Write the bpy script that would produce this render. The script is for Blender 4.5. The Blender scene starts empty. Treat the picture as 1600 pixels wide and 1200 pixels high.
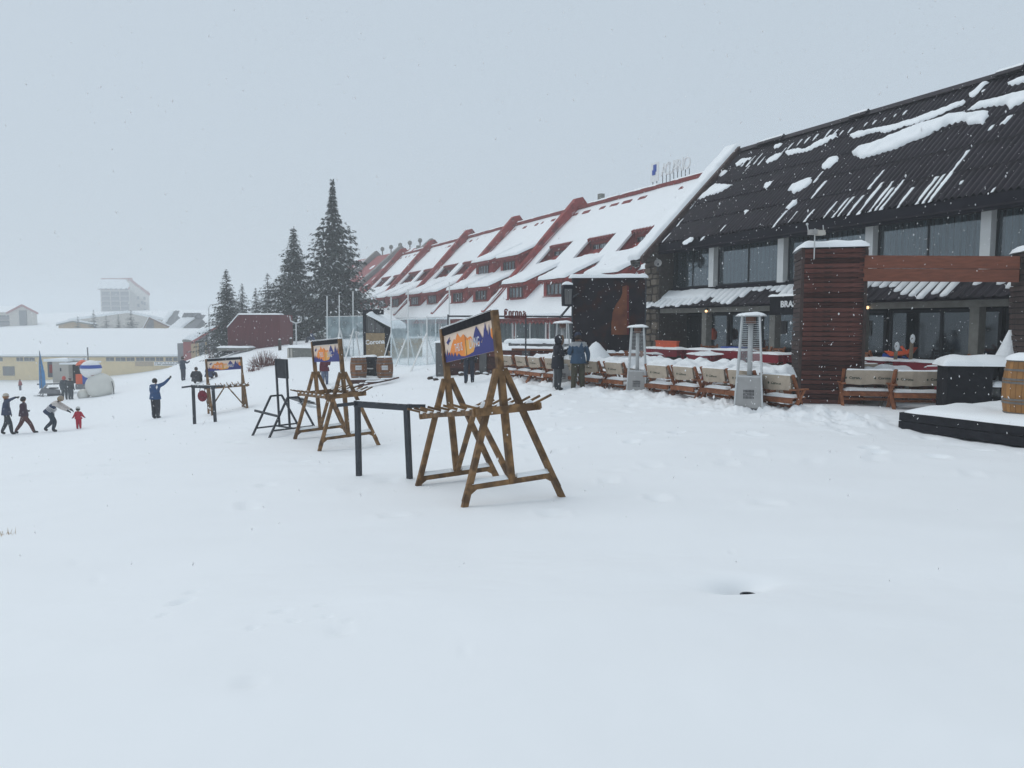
import bpy, math, random
import numpy as np
from mathutils import Vector, Matrix, noise as mnoise

# ------------------------------------------------------------------ camera, world, sun, exposure
SC = bpy.context.scene
COL = SC.collection
F = 1180.0
PITCH = math.radians(4.55)
cam = bpy.data.objects.new('camera', bpy.data.cameras.new('camera'))
COL.objects.link(cam)
cam.data.sensor_width = 36.0
cam.data.sensor_fit = 'HORIZONTAL'
cam.data.lens = 36.0*F/1600.0
cam.data.clip_start = 0.05
cam.data.clip_end = 6000
cam.location = (0, 0, 0)
cam.rotation_euler = (math.radians(90)-PITCH, 0, 0)
SC.camera = cam

SUN_EL, SUN_AZ = math.radians(58), math.radians(-60)
w = bpy.data.worlds.new('World'); SC.world = w; w.use_nodes = True
nt = w.node_tree; nt.nodes.clear()
out = nt.nodes.new('ShaderNodeOutputWorld'); bg = nt.nodes.new('ShaderNodeBackground')
sky = nt.nodes.new('ShaderNodeTexSky'); sky.sky_type = 'NISHITA'; sky.sun_disc = False
sky.sun_elevation = SUN_EL; sky.sun_rotation = SUN_AZ
sky.air_density = 1.0; sky.dust_density = 4.0
mx = nt.nodes.new('ShaderNodeMix'); mx.data_type = 'RGBA'
mx.inputs[0].default_value = 0.93                      # solid cloud deck over the clear sky
mx.inputs[7].default_value = (5.15, 5.95, 6.7, 1)
nt.links.new(sky.outputs[0], mx.inputs[6]); nt.links.new(mx.outputs[2], bg.inputs[0])
bg.inputs[1].default_value = 0.1
nt.links.new(bg.outputs[0], out.inputs[0])
sd = bpy.data.lights.new('sun', 'SUN'); sd.energy = 0.75; sd.angle = math.radians(50); sd.color = (1.0, 0.97, 0.93)
sun = bpy.data.objects.new('sun', sd); COL.objects.link(sun)
sdir = Vector((math.sin(SUN_AZ)*math.cos(SUN_EL), math.cos(SUN_AZ)*math.cos(SUN_EL), math.sin(SUN_EL)))
sun.rotation_euler = sdir.to_track_quat('Z', 'Y').to_euler()
SC.view_settings.view_transform = 'Standard'; SC.view_settings.look = 'None'
SC.view_settings.exposure = 0.11; SC.view_settings.gamma = 1.0
SC.view_settings.use_curve_mapping = False
cy = SC.cycles
cy.max_bounces = 6; cy.diffuse_bounces = 3; cy.glossy_bounces = 2; cy.transmission_bounces = 3
cy.transparent_max_bounces = 12; cy.volume_bounces = 2
cy.use_denoising = True
cy.caustics_reflective = False; cy.caustics_refractive = False
HAZE_DENSITY = 0.0020

# ------------------------------------------------------------------ helpers
RND = random.Random(7)
def at(px, py, Y):
    u, v = (px-800)/F, (600-py)/F
    d = Vector((u, math.cos(PITCH)+v*math.sin(PITCH), -math.sin(PITCH)+v*math.cos(PITCH)))
    return d*(Y/d.y)

def tag(o, label=None, cat=None, group=None, kind=None):
    if label: o['label'] = label
    if cat: o['category'] = cat
    if group: o['group'] = group
    if kind: o['kind'] = kind
    return o

class MB:
    def __init__(s): s.v = []; s.f = []; s.m = []
    def add(s, vs, fs, m=0):
        b = len(s.v); s.v += [tuple(p) for p in vs]
        for f in fs: s.f.append([b+i for i in f]); s.m.append(m)
    def box(s, c, size, m=0, R=None, taper=1.0):
        hx, hy, hz = size[0]/2, size[1]/2, size[2]/2
        P = []
        for z in (-hz, hz):
            t = taper if z > 0 else 1.0
            for x, y in ((-hx, -hy), (hx, -hy), (hx, hy), (-hx, hy)): P.append(Vector((x*t, y*t, z)))
        if R is not None: P = [R @ p for p in P]
        c = Vector(c); P = [p+c for p in P]
        s.add(P, [(0,3,2,1),(4,5,6,7),(0,1,5,4),(1,2,6,5),(2,3,7,6),(3,0,4,7)], m)
        return s
    def bb(s, x0, x1, y0, y1, z0, z1, m=0):
        return s.box(((x0+x1)/2, (y0+y1)/2, (z0+z1)/2), (abs(x1-x0), abs(y1-y0), abs(z1-z0)), m)
    def bar(s, p0, p1, a, b=None, m=0, up=(0,0,1)):
        p0, p1 = Vector(p0), Vector(p1); b = a if b is None else b
        d = p1-p0; L = d.length; z = d.normalized(); upv = Vector(up)
        if abs(z.dot(upv)) > .98: upv = Vector((0,1,0)) if abs(z.y) < .9 else Vector((1,0,0))
        x = upv.cross(z).normalized(); y = z.cross(x)
        R = Matrix((x, y, z)).transposed()
        return s.box((p0+p1)/2, (a, b, L), m, R)
    def tube(s, p0, p1, r0, r1=None, n=8, m=0, cap=True):
        p0, p1 = Vector(p0), Vector(p1); r1 = r0 if r1 is None else r1
        z = (p1-p0).normalized(); upv = Vector((0,0,1)) if abs(z.z) < .95 else Vector((0,1,0))
        x = upv.cross(z).normalized(); y = z.cross(x)
        P = []
        for p, r in ((p0, r0), (p1, r1)):
            for k in range(n):
                a = 2*math.pi*k/n; P.append(p+x*(r*math.cos(a))+y*(r*math.sin(a)))
        fs = [(k, (k+1)%n, n+(k+1)%n, n+k) for k in range(n)]
        if cap: fs += [tuple(range(n-1, -1, -1)), tuple(range(n, 2*n))]
        s.add(P, fs, m); return s
    def lathe(s, c, prof, n=16, m=0, sx=1, sy=1):
        c = Vector(c); P = []
        for r, z in prof:
            for k in range(n):
                a = 2*math.pi*k/n; P.append(c+Vector((r*math.cos(a)*sx, r*math.sin(a)*sy, z)))
        fs = []
        for i in range(len(prof)-1):
            for k in range(n): fs.append((i*n+k, i*n+(k+1)%n, (i+1)*n+(k+1)%n, (i+1)*n+k))
        fs += [tuple(range(n-1, -1, -1)), tuple(range((len(prof)-1)*n, len(prof)*n))]
        s.add(P, fs, m); return s
    def ball(s, c, r, n=10, m=0, R=None):
        r = (r, r, r) if not hasattr(r, '__len__') else r
        c = Vector(c); P = []; k = n//2+1
        for i in range(k):
            ph = math.pi*i/(k-1)
            for j in range(n):
                a = 2*math.pi*j/n
                q = Vector((r[0]*math.sin(ph)*math.cos(a), r[1]*math.sin(ph)*math.sin(a), -r[2]*math.cos(ph)))
                if R is not None: q = R @ q
                P.append(c+q)
        fs = []
        for i in range(k-1):
            for j in range(n):
                f = [i*n+j, i*n+(j+1)%n, (i+1)*n+(j+1)%n, (i+1)*n+j]
                if i == 0: f = [f[0], f[2], f[3]]
                elif i == k-2: f = [f[0], f[1], f[2]]
                fs.append(f)
        s.add(P, fs, m); return s
    def prism(s, poly, ext, m=0):
        n = len(poly); ext = Vector(ext)
        P = [Vector(p) for p in poly]; nrm = (P[1]-P[0]).cross(P[2]-P[1])
        if nrm.dot(ext) < 0: P = P[::-1]
        P = P + [p+ext for p in P]
        fs = [tuple(range(n-1, -1, -1)), tuple(range(n, 2*n))]+[(k, (k+1)%n, n+(k+1)%n, n+k) for k in range(n)]
        s.add(P, fs, m); return s
    def face(s, poly, m=0): s.add(poly, [tuple(range(len(poly)))], m); return s
    def mesh(s, name, mats, smooth=False):
        me = bpy.data.meshes.new(name); me.from_pydata(s.v, [], s.f)
        for mt in (mats if isinstance(mats, (list, tuple)) else [mats]): me.materials.append(mt)
        me.polygons.foreach_set('material_index', s.m)
        if smooth: me.polygons.foreach_set('use_smooth', [True]*len(s.f))
        me.update(); return me

def link(name, me, parent=None, loc=(0,0,0), rot=(0,0,0), scale=None):
    o = bpy.data.objects.new(name, me); COL.objects.link(o)
    o.location = loc; o.rotation_euler = rot
    if scale: o.scale = scale
    if parent: o.parent = parent
    return o
def part(name, mb, mats, parent=None, loc=(0,0,0), rot=(0,0,0), smooth=False):
    return link(name, mb.mesh(name, mats, smooth), parent, loc, rot)
def thing(name, label, cat, loc=(0,0,0), rz=0, group=None):
    o = bpy.data.objects.new(name, None); COL.objects.link(o); o.empty_display_size = .2
    o.location = loc; o.rotation_euler = (0, 0, rz)
    return tag(o, label, cat, group)
def copy_tree(o, parent=None):
    c = o.copy(); COL.objects.link(c); c.parent = parent
    for ch in list(o.children): copy_tree(ch, c)
    return c
def dup(root, loc, rz, label, group=None):
    c = copy_tree(root); c.location = loc; c.rotation_euler = (0, 0, rz); c['label'] = label
    if group: c['group'] = group
    return c

# ------------------------------------------------------------------ materials
def mat(name, col, rough=.7, var=.12, scale=6, bump=.0, metal=0, objvar=0, detail=4, stretch=None, spec=.3, alt=None, altamt=0, altscale=2):
    m = bpy.data.materials.new(name); m.use_nodes = True; t = m.node_tree; n = t.nodes
    b = n['Principled BSDF']; b.inputs['Roughness'].default_value = rough; b.inputs['Metallic'].default_value = metal
    b.inputs['Specular IOR Level'].default_value = spec
    tc = n.new('ShaderNodeTexCoord'); mp = n.new('ShaderNodeMapping'); t.links.new(tc.outputs['Object'], mp.inputs[0])
    if stretch: mp.inputs['Scale'].default_value = stretch
    nz = n.new('ShaderNodeTexNoise'); nz.inputs['Scale'].default_value = scale; nz.inputs['Detail'].default_value = detail
    t.links.new(mp.outputs[0], nz.inputs[0])
    cr = n.new('ShaderNodeValToRGB'); t.links.new(nz.outputs[0], cr.inputs[0])
    cr.color_ramp.elements[0].position = .3; cr.color_ramp.elements[1].position = .7
    cr.color_ramp.elements[0].color = (*[c*(1-var) for c in col], 1)
    cr.color_ramp.elements[1].color = (*[min(1, c*(1+var)) for c in col], 1)
    last = cr.outputs[0]
    if alt:
        n2 = n.new('ShaderNodeTexNoise'); n2.inputs['Scale'].default_value = altscale; n2.inputs['Detail'].default_value = 5
        t.links.new(mp.outputs[0], n2.inputs[0])
        r2 = n.new('ShaderNodeValToRGB'); r2.color_ramp.elements[0].position = 1-altamt-.06; r2.color_ramp.elements[1].position = 1-altamt+.06
        t.links.new(n2.outputs[0], r2.inputs[0])
        mm = n.new('ShaderNodeMix'); mm.data_type = 'RGBA'; mm.inputs[7].default_value = (*alt, 1)
        t.links.new(r2.outputs[0], mm.inputs[0]); t.links.new(last, mm.inputs[6]); last = mm.outputs[2]
    if objvar:
        oi = n.new('ShaderNodeObjectInfo'); mr = n.new('ShaderNodeMapRange'); hs = n.new('ShaderNodeHueSaturation')
        mr.inputs[3].default_value = 1-objvar; mr.inputs[4].default_value = 1+objvar
        t.links.new(oi.outputs['Random'], mr.inputs[0]); t.links.new(mr.outputs[0], hs.inputs['Value'])
        t.links.new(last, hs.inputs['Color']); last = hs.outputs[0]
    t.links.new(last, b.inputs['Base Color'])
    if bump:
        bp = n.new('ShaderNodeBump'); bp.inputs['Strength'].default_value = bump; bp.inputs['Distance'].default_value = .05
        t.links.new(nz.outputs[0], bp.inputs['Height']); t.links.new(bp.outputs[0], b.inputs['Normal'])
    return m
def glass(name, col=(.08,.1,.11), refl=.22, tr=.5, fk=.8):
    m = bpy.data.materials.new(name); m.use_nodes = True; t = m.node_tree; n = t.nodes
    n.clear(); o = n.new('ShaderNodeOutputMaterial')
    d = n.new('ShaderNodeBsdfDiffuse'); d.inputs[0].default_value = (*col, 1)
    tp = n.new('ShaderNodeBsdfTransparent'); tp.inputs[0].default_value = (.85,.92,.94,1)
    g = n.new('ShaderNodeBsdfGlossy'); g.inputs['Roughness'].default_value = .06; g.inputs[0].default_value = (.9,.95,1,1)
    a = n.new('ShaderNodeMixShader'); a.inputs[0].default_value = 1-tr
    t.links.new(tp.outputs[0], a.inputs[1]); t.links.new(d.outputs[0], a.inputs[2])
    lw = n.new('ShaderNodeFresnel'); lw.inputs[0].default_value = 1.5
    mr = n.new('ShaderNodeMath'); mr.operation = 'MULTIPLY_ADD'; mr.inputs[1].default_value = fk; mr.inputs[2].default_value = refl*.3
    t.links.new(lw.outputs[0], mr.inputs[0])
    b = n.new('ShaderNodeMixShader'); t.links.new(mr.outputs[0], b.inputs[0])
    t.links.new(a.outputs[0], b.inputs[1]); t.links.new(g.outputs[0], b.inputs[2]); t.links.new(b.outputs[0], o.inputs[0])
    return m

M = {}
M['snow'] = mat('snow', (.86,.885,.9), .55, .015, 1.3, .12, detail=6)
M['snow_ground'] = mat('snow_ground', (.87,.89,.905), .6, .012, .8, .18, detail=8)
M['snow_rough'] = mat('snow_rough', (.85,.875,.89), .6, .03, 8, .6, detail=8)
M['rack_wood'] = mat('rack_wood', (.2,.112,.048), .65, .4, 9, .35, stretch=(1,1,1), alt=(.10,.055,.026), altamt=.46, altscale=5, objvar=.18)
M['black_steel'] = mat('black_steel', (.022,.026,.034), .4, .2, 8, .1, spec=.5)
M['black_wood'] = mat('black_wood', (.014,.014,.018), .75, .3, 8, .3, objvar=.2, spec=.12)
M['slat_wood'] = mat('slat_wood', (.088,.033,.026), .7, .35, 5, .4, objvar=.5, stretch=(1,1,5), alt=(.03,.016,.014), altamt=.4, altscale=3, spec=.12)
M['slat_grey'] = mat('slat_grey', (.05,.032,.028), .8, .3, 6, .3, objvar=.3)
M['board_orange'] = mat('board_orange', (.17,.055,.03), .6, .2, 4, .2, objvar=.06, stretch=(1,1,6))
M['roof_dark'] = mat('roof_dark', (.020,.016,.022), .6, .3, 3, .2, alt=(.036,.029,.034), altamt=.34, altscale=1.2, spec=.2)
M['fascia_dark'] = mat('fascia_dark', (.014,.013,.019), .7, .25, 3, .15, spec=.1)
M['white_paint'] = mat('white_paint', (.72,.73,.72), .5, .05, 3)
M['concrete'] = mat('concrete', (.24,.235,.21), .8, .15, 5, .2)
M['stone'] = mat('stone', (.135,.11,.085), .8, .35, 9, .8, objvar=.45)
M['mortar'] = mat('mortar', (.07,.06,.052), .9, .2, 9, .5)
M['dark_wall'] = mat('dark_wall', (.012,.013,.017), .8, .2, 3, spec=.08)
M['curtain'] = mat('curtain', (.37,.42,.455), .9, .2, 14, 0, stretch=(4,4,.2))
M['curtain_light'] = mat('curtain_light', (.42,.46,.47), .9, .2, 6, stretch=(5,5,.2))
M['interior'] = mat('interior', (.03,.04,.048), .9, .7, 1.6, alt=(.12,.13,.14), altamt=.3, altscale=1.1)
M['glass'] = glass('glass', (.08,.1,.11), .2, .7); M['glass_dark'] = glass('glass_dark', (.02,.028,.034), .12, .5, .6)
M['red_wall'] = mat('red_wall', (.28,.042,.036), .75, .2, 4, .2, alt=(.12,.02,.018), altamt=.4)
M['red_tile'] = mat('red_tile', (.2,.034,.03), .75, .3, 6, .3)
M['grey_fin'] = mat('grey_fin', (.2,.19,.18), .85, .15, 2)
M['grey_board'] = mat('grey_board', (.12,.12,.12), .85, .3, 6, .2, stretch=(6,6,.5), objvar=.25)
M['plywood'] = mat('plywood', (.30,.215,.12), .8, .2, 7, .1)
M['barrel'] = mat('barrel', (.30,.145,.045), .6, .2, 5, .2, objvar=.15)
M['barrel_dark'] = mat('barrel_dark', (.20,.085,.035), .65, .25, 6, .2, objvar=.15)
M['hoop'] = mat('hoop', (.17,.16,.15), .55, .2, 8, metal=.3)
M['paper'] = mat('paper', (.6,.6,.6), .7, .1, 20)
M['steel'] = mat('steel', (.55,.56,.56), .45, .08, 6, metal=.2)
M['steel_panel'] = mat('steel_panel', (.36,.35,.34), .55, .08, 4, metal=.15)
M['burner'] = mat('burner', (.16,.08,.055), .7, .3, 10)
M['canvas'] = mat('canvas', (.44,.365,.285), .85, .1, 7, .3)
M['chair_wood'] = mat('chair_wood', (.24,.085,.034), .6, .3, 9, .2, objvar=.2)
M['brown_wood'] = mat('brown_wood', (.16,.06,.03), .7, .3, 9, .2, objvar=.2)
M['table_grey'] = mat('table_grey', (.32,.27,.22), .8, .2, 6, .1)
M['red_plastic'] = mat('red_plastic', (.26,.018,.032), .45, .1, 4)
M['orange'] = mat('orange', (.65,.1,.03), .5, .1, 5); M['blue'] = mat('blue', (.02,.07,.35), .45, .1, 5)
M['cream'] = mat('cream', (.78,.62,.5), .7, .04, 3); M['banner_orange'] = mat('banner_orange', (.82,.27,.06), .7, .06, 3)
M['banner_gold'] = mat('banner_gold', (.8,.4,.1), .7, .06, 3)
M['banner_blue'] = mat('banner_blue', (.05,.055,.2), .7, .06, 3); M['white'] = mat('white', (.8,.8,.8), .6, .03, 4)
M['ink'] = mat('ink', (.04,.06,.04), .8, .1, 4)
M['sign_red'] = mat('sign_red', (.12,.012,.012), .6, .2, 6)
M['bottle'] = mat('bottle', (.11,.03,.018), .6, .3, 3, alt=(.19,.06,.022), altamt=.5, altscale=1.2)
M['screen'] = mat('screen', (.02,.016,.02), .7, .3, 3, alt=(.04,.016,.014), altamt=.42, spec=.1)
M['yellow_wall'] = mat('yellow_wall', (.68,.54,.30), .85, .07, 1.5, .05)
M['pale_wall'] = mat('pale_wall', (.5,.47,.42), .85, .06, 1); M['ochre'] = mat('ochre', (.42,.3,.17), .85, .08, 1)
M['grey_wall'] = mat('grey_wall', (.17,.17,.18), .85, .1, 1); M['win_dark'] = mat('win_dark', (.07,.08,.09), .4, .2, 2)
M['red_roof'] = mat('red_roof', (.28,.05,.05), .7, .1, 2); M['shed_red'] = mat('shed_red', (.135,.03,.034), .65, .2, 3, .1, stretch=(5,5,.3))
M['conc_grey'] = mat('conc_grey', (.2,.2,.18), .85, .2, 6, .3)
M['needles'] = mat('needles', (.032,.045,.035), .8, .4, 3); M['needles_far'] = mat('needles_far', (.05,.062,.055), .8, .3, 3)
M['bark'] = mat('bark', (.06,.042,.035), .9, .3, 12, .4)
M['twig'] = mat('twig', (.16,.06,.05), .8, .3, 6)
M['straw'] = mat('straw', (.4,.26,.12), .8, .3, 6)
M['skin'] = mat('skin', (.45,.24,.17), .5, .05, 8)
def plastic_sheet():
    m = bpy.data.materials.new('plastic_sheet'); m.use_nodes = True; t = m.node_tree; n = t.nodes
    b = n['Principled BSDF']; b.inputs['Base Color'].default_value = (.55,.68,.72,1); b.inputs['Roughness'].default_value = .3
    nz = n.new('ShaderNodeTexNoise'); nz.inputs['Scale'].default_value = 1.6; nz.inputs['Detail'].default_value = 5
    mr = n.new('ShaderNodeMapRange'); mr.inputs[1].default_value = .35; mr.inputs[2].default_value = .65
    mr.inputs[3].default_value = .26; mr.inputs[4].default_value = .52
    tc = n.new('ShaderNodeTexCoord'); t.links.new(tc.outputs['Object'], nz.inputs[0])
    t.links.new(nz.outputs[0], mr.inputs[0]); t.links.new(mr.outputs[0], b.inputs['Alpha'])
    bp = n.new('ShaderNodeBump'); bp.inputs['Strength'].default_value = .5; bp.inputs['Distance'].default_value = .1
    t.links.new(nz.outputs[0], bp.inputs['Height']); t.links.new(bp.outputs[0], b.inputs['Normal'])
    return m
M['plastic'] = plastic_sheet()
def cloth(name, col): return mat(name, col, .85, .15, 10, .3)

def text_mesh(txt, size, ext=.01, bold=0.0, shear=0, m=None):
    cu = bpy.data.curves.new('lettering', 'FONT'); cu.body = txt; cu.size = size; cu.extrude = ext
    cu.offset = bold; cu.shear = shear; cu.align_x = 'CENTER'; cu.align_y = 'CENTER'; cu.resolution_u = 2
    o = bpy.data.objects.new('tmp', cu); COL.objects.link(o)
    bpy.context.view_layer.update()
    me = bpy.data.meshes.new_from_object(o.evaluated_get(bpy.context.evaluated_depsgraph_get()))
    bpy.data.objects.remove(o); me.name = 'lettering'
    me.materials.clear(); me.materials.append(m); return me

# snow lying on a plane: rounded, uneven pad inside a polygon
def snow_pad(mb, poly, O=(0,0,0), U=(1,0,0), V=(0,1,0), N=(0,0,1), th=.08, res=.06, edge=.08, seed=0, m=0, rough=.3, sink=.01, conform=None, jag=0):
    if jag:
        Q_ = []
        for i in range(len(poly)):
            a, b = poly[i], poly[(i+1) % len(poly)]; l_ = math.hypot(b[0]-a[0], b[1]-a[1]); k_ = max(1, int(l_/.12)); nx_, ny_ = (b[1]-a[1])/max(l_, 1e-6), -(b[0]-a[0])/max(l_, 1e-6)
            for j in range(k_):
                x_, y_ = a[0]+(b[0]-a[0])*j/k_, a[1]+(b[1]-a[1])*j/k_; d_ = jag*(mnoise.noise(Vector((x_*2.2, y_*2.2, seed)))*1.2+mnoise.noise(Vector((x_*6, y_*6, seed+5)))*.8)
                Q_.append((x_+nx_*d_, y_+ny_*d_))
        poly = Q_
    O, U, V, N = Vector(O), Vector(U), Vector(V), Vector(N)
    P = np.array(poly, float); x0, y0 = P.min(0)-res; x1, y1 = P.max(0)+res
    nx, ny = int((x1-x0)/res)+2, int((y1-y0)/res)+2
    gx, gy = np.meshgrid(x0+np.arange(nx)*res, y0+np.arange(ny)*res, indexing='ij')
    ins = np.zeros(gx.shape, bool); dist = np.full(gx.shape, 1e9); cx = np.zeros(gx.shape); cyy = np.zeros(gx.shape)
    n = len(P)
    for i in range(n):
        a, b = P[i], P[(i+1)%n]; e = b-a
        t = np.clip(((gx-a[0])*e[0]+(gy-a[1])*e[1])/max(1e-9, e@e), 0, 1)
        qx, qy = a[0]+t*e[0], a[1]+t*e[1]; d = np.hypot(gx-qx, gy-qy)
        k = d < dist; dist[k] = d[k]; cx[k] = qx[k]; cyy[k] = qy[k]
        c = ((a[1] > gy) != (b[1] > gy)) & (gx < (b[0]-a[0])*(gy-a[1])/(b[1]-a[1]+1e-12)+a[0]); ins ^= c
    idx = {}; vs = []; fs = []
    def vid(i, j):
        if (i, j) in idx: return idx[(i, j)]
        if ins[i, j]:
            x, y = gx[i, j], gy[i, j]
            h = th*math.sqrt(min(1, dist[i, j]/edge))*(1+rough*mnoise.noise(Vector((x*3+seed, y*3, seed*.7))))+.0
        else: x, y, h = cx[i, j], cyy[i, j], -sink
        if conform: h += conform(x, y)
        idx[(i, j)] = len(vs); vs.append(O+U*x+V*y+N*h); return idx[(i, j)]
    for i in range(nx-1):
        for j in range(ny-1):
            c = int(ins[i,j])+int(ins[i+1,j])+int(ins[i,j+1])+int(ins[i+1,j+1])
            if c: fs.append((vid(i,j), vid(i+1,j), vid(i+1,j+1), vid(i,j+1)))
    mb.add(vs, fs, m); return mb
def rect(x0, x1, y0, y1, j=0, rng=RND, n=4):
    if not j: return [(x0,y0),(x1,y0),(x1,y1),(x0,y1)]
    P = []
    for a, b in (((x0,y0),(x1,y0)), ((x1,y0),(x1,y1)), ((x1,y1),(x0,y1)), ((x0,y1),(x0,y0))):
        for k in range(n):
            t = k/n; P.append((a[0]+(b[0]-a[0])*t+rng.uniform(-j, j), a[1]+(b[1]-a[1])*t+rng.uniform(-j, j)))
    return P
# ------------------------------------------------------------------ ground: smooth surface through measured spots
CTRL = []
def cp(px, py, Y): p = at(px, py, Y); CTRL.append((p.x, p.y, p.z))
for x, y, z in ((0,0,-1.66),(0,2.5,-1.66),(2,2,-1.66),(-2,2,-1.7),(5,3,-1.7),(-6,3,-2.0),(0,5,-1.8),(3,6,-1.82),(-4,6,-2.0),(8,6,-1.85),
                (0,-20,-1.4),(-30,-20,-4),(30,-20,-1.4),(-80,0,-9),(60,0,-2),(60,60,-2),(60,140,-1),(20,9,-1.95)): CTRL.append((x, y, z))
cp(735,792,8.35); cp(882,775,8.85); cp(652,763,9.9); cp(775,745,10.4); cp(638,748,10.3); cp(562,738,10.8); cp(497,708,15.2); cp(588,695,15.9); cp(465,698,16.2)
cp(399,683,16.6); cp(487,672,17.6); cp(305,657,21.5); cp(336,658,21.3); cp(362,648,27); cp(398,642,27.3); cp(308,655,27.3)
cp(240,658,31); cp(60,676,30); cp(8,677,30); cp(118,671,30.3); cp(102,624,54); cp(150,622,54); cp(27,607,75); cp(60,592,142); cp(0,591,142)
cp(200,583,142); cp(290,574,136); cp(285,603,50); cp(303,603,46); cp(437,541,60); cp(360,545,60); cp(300,548,100); cp(340,545,95)
cp(480,557,48); cp(410,562,44); cp(520,604,31); cp(580,604,31); cp(640,575,36); cp(733,597,26.5); cp(600,560,44); cp(700,583,30.5)
cp(300,583,70); cp(290,584,95); cp(268,587,82); cp(312,575,88); cp(320,575,68); cp(250,590,70); cp(342,556,66); cp(320,551,85); cp(345,547,82)
cp(872,607,22.3); cp(905,613,21.8); cp(995,603,23.6); cp(1172,632,17.5); cp(1290,636,18.0); cp(1408,671,14.5); cp(1600,700,12.4)
cp(1380,630,17.3); cp(1050,600,24); cp(470,533,75); cp(540,530,75); cp(30,517,210); cp(200,488,350); cp(330,492,300); cp(650,500,160)
cp(120,505,260); cp(-300,560,200); cp(-400,640,60)
for a in range(0, 360, 30): CTRL.append((820*math.sin(math.radians(a)), 820*math.cos(math.radians(a)), 10 if abs(a) < 50 or a > 310 else 0))
C_ = np.array(CTRL)
def tps_u(r2): return 0.5*r2*np.log(np.maximum(r2, 1e-9))
def warp(x, y):   # compress distance so near spots get more say
    r = np.hypot(x, y); k = np.log1p(r/12.0)*12.0/np.maximum(r, 1e-6); return x*k, y*k
wx, wy = warp(C_[:,0], C_[:,1]); nC = len(C_)
A = np.zeros((nC+3, nC+3)); A[:nC,:nC] = tps_u((wx[:,None]-wx)**2+(wy[:,None]-wy)**2)+np.eye(nC)*3.0
A[:nC,nC] = 1; A[:nC,nC+1] = wx; A[:nC,nC+2] = wy; A[nC,:nC] = 1; A[nC+1,:nC] = wx; A[nC+2,:nC] = wy
TPSW = np.linalg.solve(A, np.concatenate([C_[:,2], [0,0,0]]))
def hsmooth(x, y):
    x = np.atleast_1d(np.asarray(x, float)); y = np.atleast_1d(np.asarray(y, float)); a, b = warp(x, y)
    return tps_u((a[:,None]-wx)**2+(b[:,None]-wy)**2) @ TPSW[:nC]+TPSW[nC]+TPSW[nC+1]*a+TPSW[nC+2]*b
def G(x, y, d=0.0): return float(hsmooth(x, y)[0])+d
def gp(px, py):
    """where the sight line of a pixel meets the ground"""
    lo, hi = 1.5, 600.0
    for _ in range(60):
        mid = (lo*hi)**.5; p = at(px, py, mid)
        if p.z > G(p.x, p.y): lo = mid
        else: hi = mid
    return at(px, py, lo)
def on(px, Y, d=0.0):
    X = (px-800)/F*Y; return Vector((X, Y, G(X, Y)+d))

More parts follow.
